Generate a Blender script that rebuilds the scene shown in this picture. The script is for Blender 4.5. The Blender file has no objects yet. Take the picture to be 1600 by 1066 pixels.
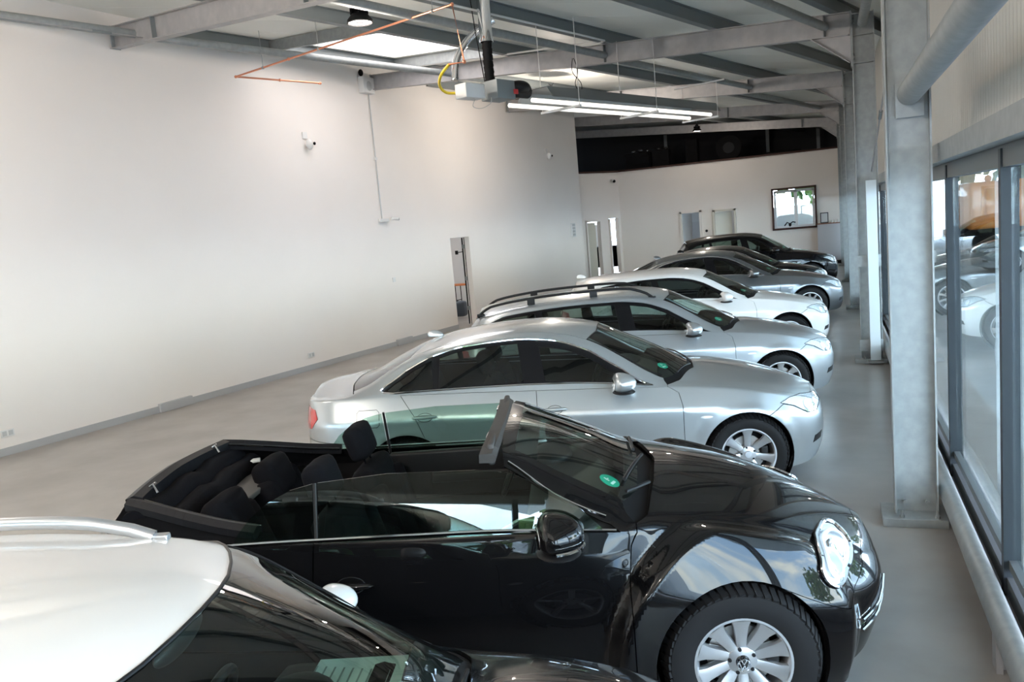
import bpy, bmesh, math, random
import numpy as np
from mathutils import Vector, Matrix
from mathutils.geometry import delaunay_2d_cdt
random.seed(7)
D = bpy.data
SC = bpy.context.scene
COL = SC.collection
R = math.radians

# ------------------------------------------------------------------ camera
YAW, PITCH, ROLL, HC = R(21.427), R(7.675), R(5.062), 2.269
fw = Vector((-math.sin(YAW)*math.cos(PITCH), math.cos(YAW)*math.cos(PITCH), -math.sin(PITCH)))
r0 = Vector((math.cos(YAW), math.sin(YAW), 0)); u0 = r0.cross(fw)
rr = r0*math.cos(ROLL) - u0*math.sin(ROLL); uu = u0*math.cos(ROLL) + r0*math.sin(ROLL)
cd = D.cameras.new('camera'); cam = D.objects.new('camera', cd); COL.objects.link(cam)
cam.matrix_world = Matrix(((rr.x, uu.x, -fw.x, 0), (rr.y, uu.y, -fw.y, 0), (rr.z, uu.z, -fw.z, HC), (0, 0, 0, 1)))
cd.sensor_width = 36; cd.lens = 36*1290/1600; cd.clip_start = .05; cd.clip_end = 500
SC.camera = cam

# ------------------------------------------------------------------ exposure, world, sun, daylight
SC.view_settings.view_transform = 'Standard'; SC.view_settings.look = 'None'
SC.view_settings.gamma = 1; SC.view_settings.use_curve_mapping = False
SC.view_settings.exposure = 1.12
w = D.worlds.new('sky'); SC.world = w; w.use_nodes = True
nt = w.node_tree; nt.nodes.clear()
out = nt.nodes.new('ShaderNodeOutputWorld'); bg = nt.nodes.new('ShaderNodeBackground')
tc = nt.nodes.new('ShaderNodeTexCoord'); sep = nt.nodes.new('ShaderNodeSeparateXYZ')
nt.links.new(tc.outputs['Generated'], sep.inputs[0])
rmp = nt.nodes.new('ShaderNodeValToRGB'); nt.links.new(sep.outputs['Z'], rmp.inputs[0])
rmp.color_ramp.elements[0].position = 0.0; rmp.color_ramp.elements[0].color = (.56, .71, .91, 1)
rmp.color_ramp.elements[1].position = .8; rmp.color_ramp.elements[1].color = (.17, .36, .72, 1)
mp = nt.nodes.new('ShaderNodeMapping'); mp.inputs['Scale'].default_value = (1.6, 1.6, 5)
nt.links.new(tc.outputs['Generated'], mp.inputs[0])
nz = nt.nodes.new('ShaderNodeTexNoise'); nz.inputs['Scale'].default_value = 2.2; nz.inputs['Detail'].default_value = 6
nt.links.new(mp.outputs[0], nz.inputs['Vector'])
r2 = nt.nodes.new('ShaderNodeValToRGB'); r2.color_ramp.elements[0].position = .46; r2.color_ramp.elements[1].position = .66
nt.links.new(nz.outputs[0], r2.inputs[0])
mx = nt.nodes.new('ShaderNodeMixRGB'); mx.inputs[2].default_value = (1, .975, .95, 1)
nt.links.new(r2.outputs[0], mx.inputs[0]); nt.links.new(rmp.outputs[0], mx.inputs[1])
nt.links.new(mx.outputs[0], bg.inputs[0]); bg.inputs[1].default_value = 9.0
nt.links.new(bg.outputs[0], out.inputs[0])
def light(name, kind, loc, energy, color=(1, 1, 1), rot=None, **kw):
    l = D.lights.new(name, kind); l.energy = energy; l.color = color
    for k, v_ in kw.items(): setattr(l, k, v_)
    o = D.objects.new(name, l); COL.objects.link(o); o.location = loc
    if rot: o.rotation_euler = rot
    return o
light('sun', 'SUN', (0, 0, 20), 3.5, (1, .95, .86), (R(38), 0, R(-105)), angle=R(.6))

# ------------------------------------------------------------------ materials
MATS = {}
def mat(name, color, rough=.5, metal=0, coat=0, spec=.5, emit=None, estr=0, noise=None, bump=None, coat_rough=.03):
    if name in MATS: return MATS[name]
    m = D.materials.new(name); m.use_nodes = True; n = m.node_tree.nodes; L = m.node_tree.links
    b = n['Principled BSDF']; b.inputs['Base Color'].default_value = (*color, 1)
    b.inputs['Roughness'].default_value = rough; b.inputs['Metallic'].default_value = metal
    b.inputs['Coat Weight'].default_value = coat; b.inputs['Coat Roughness'].default_value = coat_rough
    b.inputs['Specular IOR Level'].default_value = spec
    if emit: b.inputs['Emission Color'].default_value = (*emit, 1); b.inputs['Emission Strength'].default_value = estr
    if noise or bump:
        t = n.new('ShaderNodeTexCoord')
    if noise:      # (scale, detail, color2, low, high)
        nn = n.new('ShaderNodeTexNoise'); nn.inputs['Scale'].default_value = noise[0]; nn.inputs['Detail'].default_value = noise[1]
        L.new(t.outputs['Object'], nn.inputs['Vector'])
        rp = n.new('ShaderNodeValToRGB'); rp.color_ramp.elements[0].position = noise[3]; rp.color_ramp.elements[1].position = noise[4]
        rp.color_ramp.elements[0].color = (*color, 1); rp.color_ramp.elements[1].color = (*noise[2], 1)
        L.new(nn.outputs[0], rp.inputs[0]); L.new(rp.outputs[0], b.inputs['Base Color'])
    if bump:       # (scale, strength, distance)
        n2 = n.new('ShaderNodeTexNoise'); n2.inputs['Scale'].default_value = bump[0]; n2.inputs['Detail'].default_value = 4
        L.new(t.outputs['Object'], n2.inputs['Vector'])
        bm_ = n.new('ShaderNodeBump'); bm_.inputs['Strength'].default_value = bump[1]; bm_.inputs['Distance'].default_value = bump[2]
        L.new(n2.outputs[0], bm_.inputs['Height']); L.new(bm_.outputs[0], b.inputs['Normal'])
    MATS[name] = m; return m
def glassmat(name, tint=(.8, .9, .87), ior=1.5, gain=1.0):
    if name in MATS: return MATS[name]
    m = D.materials.new(name); m.use_nodes = True; n = m.node_tree.nodes; L = m.node_tree.links; n.clear()
    o = n.new('ShaderNodeOutputMaterial'); t = n.new('ShaderNodeBsdfTransparent'); t.inputs[0].default_value = (*tint, 1)
    g = n.new('ShaderNodeBsdfGlossy'); g.inputs['Roughness'].default_value = .0; g.inputs[0].default_value = (1, 1, 1, 1)
    f = n.new('ShaderNodeLayerWeight'); f.inputs[0].default_value = .5
    pw = n.new('ShaderNodeMath'); pw.operation = 'POWER'; pw.inputs[1].default_value = 4.6; L.new(f.outputs['Facing'], pw.inputs[0])
    mu = n.new('ShaderNodeMath'); mu.operation = 'MULTIPLY_ADD'; mu.inputs[1].default_value = .9*gain; mu.inputs[2].default_value = .05*gain; mu.use_clamp = True
    mi = n.new('ShaderNodeMixShader'); L.new(pw.outputs[0], mu.inputs[0]); L.new(mu.outputs[0], mi.inputs[0]); L.new(t.outputs[0], mi.inputs[1]); L.new(g.outputs[0], mi.inputs[2])
    L.new(mi.outputs[0], o.inputs[0]); MATS[name] = m; return m

M_GALV = mat('galvanised_steel', (.30, .32, .32), .5, .4, noise=(14, 5, (.36, .38, .38), .35, .7))
M_GALVR = mat('galvanised_steel_warm', (.36, .355, .36), .55, .25, noise=(7, 6, (.43, .42, .42), .35, .7))
M_PURL = mat('purlin_steel', (.23, .255, .26), .5, .25)
M_WHITE = mat('white_wall_paint', (.84, .785, .735), .85, noise=(.9, 3, (.82, .765, .715), .3, .7))
M_GREYTRIM = mat('grey_skirting', (.42, .42, .42), .6)
M_FLOOR = mat('polished_concrete', (.27, .247, .225), .32, spec=.5, noise=(1.3, 9, (.36, .338, .315), .36, .66), bump=(40, .05, .002))
M_DECK = mat('roof_sheet', (.86, .87, .82), .6)
M_ANTH = mat('anthracite_aluminium', (.025, .032, .038), .5, spec=.3)
M_DARK = mat('matt_black', (.007, .007, .008), .75, spec=.2)
M_RUB = mat('tyre_rubber', (.010, .010, .011), .75, spec=.25, bump=(160, .25, .001))
M_BLKPL = mat('black_plastic', (.010, .010, .011), .45, spec=.3)
M_BLKGL = mat('black_gloss', (.004, .004, .005), .05, coat=1)
M_FAB = mat('dark_seat_fabric', (.007, .007, .009), .95, spec=.1, bump=(300, .4, .001))
M_FABG = mat('grey_seat_fabric', (.07, .07, .075), .9)
M_ALLOY = mat('alloy_silver', (.62, .63, .65), .3, .85)
M_CHROME = mat('chrome', (.85, .86, .88), .06, 1)
M_DISC = mat('brake_steel', (.30, .29, .28), .4, .9)
M_COPPER = mat('copper_pipe', (.80, .33, .20), .32, .9)
M_HEAT = mat('heater_galvanised', (.24, .25, .25), .4, .6)
M_RED = mat('red_lens', (.55, .01, .01), .1, coat=1)
M_AMB = mat('amber_lens', (.8, .25, .02), .1, coat=1)
M_LENS = mat('headlamp_reflector', (.72, .76, .80), .12, .75, coat=1)
M_LENSW = mat('white_lamp', (.9, .92, .95), .15, .1, coat=1)
M_GREEN = mat('green_sticker', (.0, .42, .27), .4)
M_STW = mat('white_print', (.85, .88, .86), .5)
M_GLASS = glassmat('tinted_glass', (.40, .49, .46), 1.5, 1.2)
M_GLASSC = glassmat('clear_car_glass', (.66, .79, .74), 1.5, 1.25)
M_PANE = glassmat('window_pane', (.90, .955, .945), 1.5, 1.0)
M_SATIN = mat('satin_black', (.006, .006, .007), .28, spec=.3)
def paint(name, col, metal=0., rough=.35, spec=.5):
    return mat('paint_'+name, col, rough, metal, coat=.78 if max(col) < .01 else 1, coat_rough=.02, spec=.05 if max(col) < .01 else spec)

# ------------------------------------------------------------------ object helpers
def obj(name, me, m=None, parent=None):
    o = D.objects.new(name, me); COL.objects.link(o)
    if m is not None:
        for mm in (m if isinstance(m, (list, tuple)) else [m]): me.materials.append(mm)
    if parent: o.parent = parent
    return o
def tag(o, label=None, cat=None, group=None, kind=None):
    if label: o['label'] = label
    if cat: o['category'] = cat
    if group: o['group'] = group
    if kind: o['kind'] = kind
    return o
def empty(name, loc=(0, 0, 0), rz=0, label=None, cat=None, group=None):
    o = D.objects.new(name, None); COL.objects.link(o); o.location = loc; o.rotation_euler = (0, 0, rz); o.empty_display_size = .1
    return tag(o, label, cat, group)
class MB:
    def __init__(s): s.v = []; s.f = []; s.sm = []; s.mi = []; s.cur = 0
    def add(s, vs, fs, smooth=False):
        b = len(s.v); s.v += [tuple(p) for p in vs]; s.f += [tuple(i+b for i in f) for f in fs]; s.sm += [smooth]*len(fs); s.mi += [s.cur]*len(fs); return s
    def box(s, c, d, rz=0, bev=0, mtx=None):
        x, y, z = d[0]/2, d[1]/2, d[2]/2; b = bev
        if b <= 0:
            vs = [(sx*x, sy*y, sz*z) for sz in (-1, 1) for sy in (-1, 1) for sx in (-1, 1)]
            fs = [(0, 2, 3, 1), (4, 5, 7, 6), (0, 1, 5, 4), (2, 6, 7, 3), (0, 4, 6, 2), (1, 3, 7, 5)]
        else:
            bm = bmesh.new(); bmesh.ops.create_cube(bm, size=1); bmesh.ops.scale(bm, vec=d, verts=bm.verts)
            bmesh.ops.bevel(bm, geom=bm.edges[:], offset=b, segments=3, affect='EDGES', profile=.6)
            bm.verts.index_update(); vs = [v.co[:] for v in bm.verts]; fs = [[v.index for v in f.verts] for f in bm.faces]; bm.free()
        m = mtx or (Matrix.Translation(c) @ Matrix.Rotation(rz, 4, 'Z'))
        s.add([(m @ Vector(p))[:] for p in vs], fs, bev > 0); return s
    def prism(s, prof, p0, p1, up=(0, 0, 1), cap=True, smooth=False):
        """profile of (side, up) points swept from p0 to p1"""
        p0 = Vector(p0); p1 = Vector(p1); d = (p1-p0).normalized(); u = Vector(up); sd = d.cross(u).normalized(); u = sd.cross(d)
        n = len(prof); vs = [p+sd*a+u*b for p in (p0, p1) for a, b in prof]
        fs = [(i, (i+1) % n, n+(i+1) % n, n+i) for i in range(n)]
        s.add(vs, fs, smooth)
        if cap: s.add(vs, [tuple(range(n))[::-1], tuple(range(n, 2*n))])
        return s
    def tube(s, pts, r, n=10, cap=True, closed=False):
        P = [Vector(p) for p in pts]; N = len(P); rings = []; prev = None
        rad = r if isinstance(r, (list, tuple)) else [r]*N
        for i in range(N):
            if closed: t = P[(i+1) % N]-P[i-1]
            else: t = P[min(i+1, N-1)]-P[max(i-1, 0)]
            t.normalize()
            if prev is None: a = Vector((0, 0, 1)) if abs(t.z) < .9 else Vector((1, 0, 0)); a = (a-t*a.dot(t)).normalized()
            else: a = (prev-t*prev.dot(t)).normalized()
            prev = a; b = t.cross(a)
            rings.append([P[i]+(a*math.cos(2*math.pi*k/n)+b*math.sin(2*math.pi*k/n))*rad[i] for k in range(n)])
        vs = [p for rg in rings for p in rg]; M = N if closed else N-1
        fs = [(i*n+k, i*n+(k+1) % n, ((i+1) % N)*n+(k+1) % n, ((i+1) % N)*n+k) for i in range(M) for k in range(n)]
        s.add(vs, fs, True)
        if cap and not closed: s.add(vs, [tuple(range(n))[::-1], tuple(range((N-1)*n, N*n))])
        return s
    def lathe(s, prof, mtx, n=32, smooth=True, closed=False):
        """prof (r, h) around local z"""
        m = len(prof); vs = [(mtx @ Vector((r*math.cos(2*math.pi*k/n), r*math.sin(2*math.pi*k/n), h)))[:] for k in range(n) for r, h in prof]
        e = m if closed else m-1
        fs = [(k*m+i, ((k+1) % n)*m+i, ((k+1) % n)*m+(i+1) % m, k*m+(i+1) % m) for k in range(n) for i in range(e)]
        s.add(vs, fs, smooth); return s
    def ell(s, c, d, mtx=None, n=20, m=12, fn=None):
        vs = []; fs = []
        for i in range(m+1):
            th = math.pi*i/m
            for k in range(n):
                ph = 2*math.pi*k/n; p = [math.sin(th)*math.cos(ph), math.sin(th)*math.sin(ph), math.cos(th)]
                if fn: p = fn(*p)
                p = Vector((p[0]*d[0], p[1]*d[1], p[2]*d[2]))
                if mtx: p = mtx @ p
                vs.append((p+Vector(c))[:])
        for i in range(m):
            for k in range(n): fs.append((i*n+k, (i+1)*n+k, (i+1)*n+(k+1) % n, i*n+(k+1) % n))
        s.add(vs, fs, True); return s
    def build(s, name, m, parent=None, sharp=None):
        me = D.meshes.new(name); me.from_pydata(s.v, [], s.f)
        me.polygons.foreach_set('use_smooth', s.sm); me.polygons.foreach_set('material_index', s.mi); me.update()
        bm = bmesh.new(); bm.from_mesh(me); bmesh.ops.remove_doubles(bm, verts=bm.verts, dist=1e-5); bmesh.ops.recalc_face_normals(bm, faces=bm.faces); bm.to_mesh(me); bm.free()
        if any(s.sm): me.set_sharp_from_angle(angle=R(sharp or 40))
        return obj(name, me, m, parent)
def kids(o): return list(o.children)
def copy_tree(o, parent=None):
    c = o.copy(); COL.objects.link(c); c.parent = parent
    for ch in kids(o): copy_tree(ch, c)
    return c
# ------------------------------------------------------------------ car body surface
def pchip(kx, ky):
    kx = np.array(kx, float); ky = np.array(ky, float); o = np.argsort(kx); kx = kx[o]; ky = ky[o]
    h = np.diff(kx); d = np.diff(ky)/h; m = np.zeros(len(kx)); m[0] = d[0]; m[-1] = d[-1]
    for i in range(1, len(kx)-1):
        if d[i-1]*d[i] > 0:
            w1 = 2*h[i]+h[i-1]; w2 = h[i]+2*h[i-1]; m[i] = (w1+w2)/(w1/d[i-1]+w2/d[i])
    def f(x):
        x = np.clip(x, kx[0], kx[-1]); i = np.clip(np.searchsorted(kx, x)-1, 0, len(h)-1); t = (x-kx[i])/h[i]
        return ky[i]*(1+2*t)*(1-t)**2+h[i]*m[i]*t*(1-t)**2+ky[i+1]*t*t*(3-2*t)+h[i]*m[i+1]*t*t*(t-1)
    return f
def sstep(a, b, x):
    t = np.clip((x-a)/(b-a), 0, 1); return t*t*(3-2*t)
VS = .42
class Surf:
    def __init__(s, keys, xf, xr, nf=(.8, 2.3), nr=(.55, 3.2), offf=None, offr=None, pB=1.6, bC=.015, fend=(), dl=.085):
        s.k = {a: pchip([p[0] for p in b], [p[1] for p in b]) for a, b in keys.items()}
        s.xf, s.xr, s.nf, s.nr, s.pB, s.bC, s.fend, s.dl = xf, xr, nf, nr, pB, bC, fend, dl
        s.offf = pchip(*zip(*(offf or [(0, .06), (.4, 0), (.6, .02), (.9, .16)])))
        s.offr = pchip(*zip(*(offr or [(0, .05), (.5, 0), (.8, .03), (1.1, .05)])))
    def x2q(s, x):
        x = np.asarray(x, float).copy(); a, b = s.nf[0], s.nr[0]; q = x.copy()
        u = np.clip((x-(s.xf-a))/a, 0, 1); q = np.where(u > 0, s.xf-a+a*(1-np.sqrt(1-u)), q)
        u = np.clip(((s.xr+b)-x)/b, 0, 1); q = np.where(u > 0, s.xr+b-b*(1-np.sqrt(1-u)), q); return q
    def q2x(s, q):
        a, b = s.nf[0], s.nr[0]; t = np.clip((q-(s.xf-a))/a, 0, 1); x = np.where(t > 0, s.xf-a+a*(1-(1-t)**2), q)
        t2 = np.clip(((s.xr+b)-q)/b, 0, 1); x = np.where(t2 > 0, s.xr+b-b*(1-(1-t2)**2), x)
        f = 1-(1-(1-t)**2)**s.nf[1]; f = np.clip(f, 0, 1)**(1/s.nf[1]); g = np.clip(1-(1-(1-t2)**2)**s.nr[1], 0, 1)**(1/s.nr[1])
        return x, f*g, t, t2
    def sec(s, x, v):
        k = s.k; WB, ZB, WM, ZM, WS_, ZS, WC, ZC, ZT = [k[n](x) for n in ('WB', 'ZB', 'WM', 'ZM', 'WS', 'ZS', 'WC', 'ZC', 'ZT')]
        neg = v > 4; v = np.where(neg, 8-v, v); a = v; b = v-1; c = v-2; d = v-3
        y = np.where(v < 1, WM-(WM-WB)*(1-a)**2, np.where(v < 2, WM-(WM-WS_)*np.abs(b)**s.pB, np.where(v < 3, WS_+(WC-WS_)*c+s.bC*np.sin(np.pi*np.clip(c, 0, 1)), WC*(1-d))))
        z = np.where(v < 1, ZB+(ZM-ZB)*a, np.where(v < 2, ZM+(ZS-ZM)*b, np.where(v < 3, ZS+(ZC-ZS)*c, ZC+(ZT-ZC)*(1-(1-np.clip(d, 0, 1))**2))))
        return np.where(neg, -y, y), z
    def P(s, q, v):
        q = np.asarray(q, float); v = np.asarray(v, float); x, f, t, t2 = s.q2x(q); Y = 0; Z = 0
        for o, w_ in ((-1, 1), (-.5, 2), (0, 3), (.5, 2), (1, 1)):
            y, z = s.sec(x, v+o*s.dl); Y = Y+y*w_/9; Z = Z+z*w_/9
        Z0 = Z; va = np.where(v > 4, 8-v, v)
        for fe in s.fend:
            cx, cz, ra, amp, wid = fe[:5]; az = fe[5] if len(fe) > 5 else 0
            ro = np.hypot(x-cx, (Z0-cz)*(.93 if az else 1)); g = 1-sstep(ra, ra+wid, ro); Y = Y+np.sign(Y)*amp*g*(1-(sstep(2.05, 2.75, va) if az else sstep(1.8, 2.6, va)))
            if az: Z = Z+az*g*sstep(1.3, 2.0, va)*(1-sstep(2.15, 2.7, va))
        X = x-s.offf(Z)*sstep(0, 1, t)+s.offr(Z)*sstep(0, 1, t2)
        return np.stack([X, Y*f, Z], -1)
    def PN(s, q, v):
        e = .004; P = s.P(q, v); a = s.P(q+e, v)-s.P(q-e, v); b = s.P(q, v+e*3)-s.P(q, v-e*3)
        n = np.cross(a, b); n /= np.linalg.norm(n, axis=-1, keepdims=True)+1e-12
        c = P.copy(); c[..., 1] *= .2; c[..., 2] -= .55; c[..., 0] = np.where(P[..., 0] > -.3, P[..., 0]+.3, np.where(P[..., 0] < s.xr+.6, P[..., 0]-s.xr-.6, 0))
        c[..., 1] = P[..., 1]; sg = np.sign(np.sum(n*c, -1, keepdims=True)); return P, n*np.where(sg == 0, 1, sg)
    def conv(s, pt):
        k, x, w_ = pt; q = float(s.x2q(x))
        if k == 'v': return (q, w_)
        lo, hi = (0, 4) if k == 's' else (2, 4)
        for _ in range(30):
            m = (lo+hi)/2; p = s.P(q, m)
            val = p[2] if k == 's' else -(w_ if False else p[1])
            f = s.q2x(np.array(q))[1]
            if k == 's': up = p[2] < w_
            else: up = p[1]/max(float(f), 1e-3) > w_
            if up: lo = m
            else: hi = m
        return (q, (lo+hi)/2)
    def convs(s, kind, xs, ws):
        q = s.x2q(np.array(xs)); ws = np.array(ws); lo = np.full(len(q), 0. if kind == 's' else 2.); hi = np.full(len(q), 4.); f = np.maximum(s.q2x(q)[1], 1e-3)
        for _ in range(26):
            m = (lo+hi)/2; p = s.P(q, m); up = (p[:, 2] < ws) if kind == 's' else (p[:, 1]/f > ws)
            lo = np.where(up, m, lo); hi = np.where(up, hi, m)
        return [(float(a), float(b)) for a, b in zip(q, (lo+hi)/2)]
    def outline(s, pts, step=.03):
        o = []; n = len(pts)
        for i in range(n):
            a, b = pts[i], pts[(i+1) % n]
            if a[0] == b[0]:
                L = math.hypot(b[1]-a[1], (b[2]-a[2])*(VS if a[0] == 'v' else 1)); m = max(1, int(L/step)); T_ = [j/m for j in range(m)]; X_ = [a[1]+(b[1]-a[1])*t for t in T_]; W_ = [a[2]+(b[2]-a[2])*t for t in T_]
                o += [('k', a[0], x_, w_) for x_, w_ in zip(X_, W_)]
            else:
                A, B = s.conv(a), s.conv(b); m = max(1, int(math.hypot(B[0]-A[0], (B[1]-A[1])*VS)/step))
                for j in range(m): t = j/m; o.append((A[0]+(B[0]-A[0])*t, A[1]+(B[1]-A[1])*t))
        for kind in ('s', 't', 'v'):
            ii = [i for i, p in enumerate(o) if len(p) == 4 and p[1] == kind]
            if ii:
                if kind == 'v': r_ = [(float(q_), o[i][3]) for i, q_ in zip(ii, s.x2q(np.array([o[i][2] for i in ii])))]
                else: r_ = s.convs(kind, [o[i][2] for i in ii], [o[i][3] for i in ii])
                for i, v_ in zip(ii, r_): o[i] = v_
        return o
    def path(s, pts, off=0, step=.04, closed=False):
        """3-D points along a surface path"""
        o = s.outline(pts, step)
        if not closed:
            L = s.conv(pts[-1]); k = len(o)
            # drop the points of the closing edge
            a, b = s.conv(pts[-1]), s.conv(pts[0]); j = max(i for i in range(k) if abs(o[i][0]-a[0])+abs(o[i][1]-a[1]) < 1e-6); o = o[:j+1]
        q = np.array(o); P, N = s.PN(q[:, 0], q[:, 1]); return P+N*off
def inpoly(P, poly):
    x, y = P[:, 0], P[:, 1]; r = np.zeros(len(P), bool); n = len(poly); j = n-1
    for i in range(n):
        xi, yi = poly[i]; xj, yj = poly[j]
        if yi != yj:
            c = ((yi > y) != (yj > y)) & (x < (xj-xi)*(y-yi)/(yj-yi)+xi); r ^= c
        j = i
    return r
def clearance(P, poly):
    A = np.array(poly); B = np.roll(A, -1, 0); d = B-A; L = (d*d).sum(1)+1e-12; best = np.full(len(P), 1e9)
    for a, dd, l in zip(A, d, L):
        t = np.clip(((P-a)@dd)/l, 0, 1); best = np.minimum(best, np.hypot(*(P-a-t[:, None]*dd).T))
    return best
def shrink(poly, g):
    P = np.array(poly); n = len(P); area = .5*np.sum(P[:, 0]*np.roll(P[:, 1], -1)-np.roll(P[:, 0], -1)*P[:, 1])
    a = P-np.roll(P, 1, 0); b = np.roll(P, -1, 0)-P; nr = lambda d: np.stack([-d[:, 1], d[:, 0]], 1)/(np.linalg.norm(d, axis=1, keepdims=True)+1e-9)
    m = nr(a)+nr(b); m /= np.linalg.norm(m, axis=1, keepdims=True)+1e-9
    return P+m*g*(1 if area > 0 else -1)
def patch(S, pts, holes=(), off=0., rim=.012, gap=.0025, gx=.05, gv=.11, dome=0.):
    """returns verts, faces, normals, nsurf, rim faces for one (left) half patch"""
    O = np.array(S.outline(pts)); O[:, 1] *= VS
    if gap: 
        edge = (O[:, 0] >= S.xf-1e-4) | (O[:, 1] >= 4*VS-1e-4) | (O[:, 0] <= S.xr+1e-4)
        O2 = shrink(O, gap); O = np.where(edge[:, None], O, O2)
    H = []
    for h in holes:
        a = np.array(S.outline(h)); a[:, 1] *= VS; H.append(shrink(a, -gap) if gap else a)
    x0, y0 = O.min(0); x1, y1 = O.max(0)
    X, Y = np.meshgrid(np.arange(x0+gx/2, x1, gx), np.arange(y0+gv*VS/2, y1, gv*VS)); G = np.stack([X.ravel(), Y.ravel()], 1)
    if len(G):
        G = G[inpoly(G, O)]
        if len(G): G = G[clearance(G, O) > .012]
        for h in H:
            if len(G): G = G[~inpoly(G, h)]
            if len(G): G = G[clearance(G, h) > .012]
    V = [Vector(p) for p in O]; n = len(O); E = [(i, (i+1) % n) for i in range(n)]
    for h in H:
        b = len(V); V += [Vector(p) for p in h]; E += [(b+i, b+(i+1) % len(h)) for i in range(len(h))]
    V += [Vector(p) for p in G]
    r = delaunay_2d_cdt(V, E, [], 0, 1e-6, False)
    v2 = np.array([p[:] for p in r[0]]); F = np.array([f[:] for f in r[2]])
    C = v2[F].mean(1); ok = inpoly(C, O)
    for h in H: ok &= ~inpoly(C, h)
    F = F[ok]; P, N = S.PN(v2[:, 0], v2[:, 1]/VS); o_ = off
    if dome:
        cl = clearance(v2, O); o_ = off+dome*np.sqrt(np.clip(cl/max(cl.max(), 1e-6), 0, 1)); o_ = o_[:, None]
    P = P+N*o_
    # orient
    fn = np.cross(P[F[:, 1]]-P[F[:, 0]], P[F[:, 2]]-P[F[:, 0]]); bad = np.sum(fn*N[F[:, 0]], 1) < 0; F[bad] = F[bad][:, ::-1]
    cnt = {}
    for f in F:
        for i in range(3):
            e = (int(f[i]), int(f[(i+1) % 3])); cnt[e] = 1
    bd = [e for e in cnt if (e[1], e[0]) not in cnt]
    verts = [tuple(p) for p in P]; norms = [tuple(p) for p in N]; faces = [tuple(int(i) for i in f) for f in F]; rf = []
    if rim:
        mp = {}
        for a, b in bd:
            if abs(P[a][1]) < .002 and abs(P[b][1]) < .002: continue
            ids = []
            for i in (a, b):
                verts.append(tuple(P[i])); verts.append(tuple(P[i]-N[i]*rim)); ids += [len(verts)-2, len(verts)-1]
                norms += [(0, 0, 0)]*2
            rf.append((ids[1], ids[3], ids[2], ids[0]))
    return verts, faces, norms, rf
def mkmesh(name, V, F, N, RF, m, parent, pl=None):
    me = D.meshes.new(name); me.from_pydata(V, [], F+RF); me.polygons.foreach_set('use_smooth', [True]*len(F)+[False]*len(RF)); me.update()
    fnn = [p.normal[:] for p in me.polygons]; ln = []
    for p in me.polygons:
        for vi in p.vertices:
            n_ = N[vi]; ln.append(n_ if (n_[0] or n_[1] or n_[2]) else p.normal[:])
    me.normals_split_custom_set(ln)
    return obj(name, me, m, parent)
class Car:
    def __init__(s, S, root, paintm): s.S, s.root, s.paint = S, root, paintm
    def panel(s, name, pts, mode='merge', m=None, parent=None, **kw):
        V, F, N, RF = patch(s.S, pts, **kw); m = m or s.paint; res = []
        mV = [(a, -b, c) for a, b, c in V]; mN = [(a, -b, c) for a, b, c in N]; mF = [f[::-1] for f in F]; mRF = [f[::-1] for f in RF]; n = len(V)
        pr = parent or s.root
        if mode == 'merge':
            return mkmesh(name, V+mV, F+[tuple(i+n for i in f) for f in mF], N+mN, RF+[tuple(i+n for i in f) for f in mRF], m, pr)
        pl, prr = (pr if not isinstance(pr, tuple) else pr[0]), (pr if not isinstance(pr, tuple) else pr[1])
        a = mkmesh(name, V, F, N, RF, m, pl) if mode in ('both', 'L') else None
        b = mkmesh(name, mV, mF, mN, mRF, m, prr) if mode in ('both', 'R') else None
        return (a, b)
    def line(s, name, pts, r, m, off=0, mode='both', parent=None, closed=False, n=6):
        P = s.S.path(pts, off, closed=closed); res = []
        pr = parent if isinstance(parent, tuple) else (parent or s.root, parent or s.root)
        if mode == 'merge':
            return MB().tube(P, r, n, closed=closed).tube(P*np.array([1, -1, 1]), r, n, closed=closed).build(name, m, pr[0])
        for sg, pp in ((1, pr[0]), (-1, pr[1])):
            if (mode == 'R' and sg == 1) or (mode == 'L' and sg == -1): continue
            res.append(MB().tube(P*np.array([1, sg, 1]), r, n, closed=closed).build(name, m, pp))
        return res
    def at(s, kind, x, w_, sg=1, off=0):
        q, v = s.S.conv((kind, x, w_)); P, N = s.S.PN(np.array([q]), np.array([v])); P = P[0]+N[0]*off; N = N[0]
        return Vector((P[0], P[1]*sg, P[2])), Vector((N[0], N[1]*sg, N[2]))
def arc(cx, cz, r, a0, a1, n=20): return [('s', cx+r*math.cos(R(a0+(a1-a0)*i/n)), cz+r*math.sin(R(a0+(a1-a0)*i/n))) for i in range(n+1)]

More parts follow.
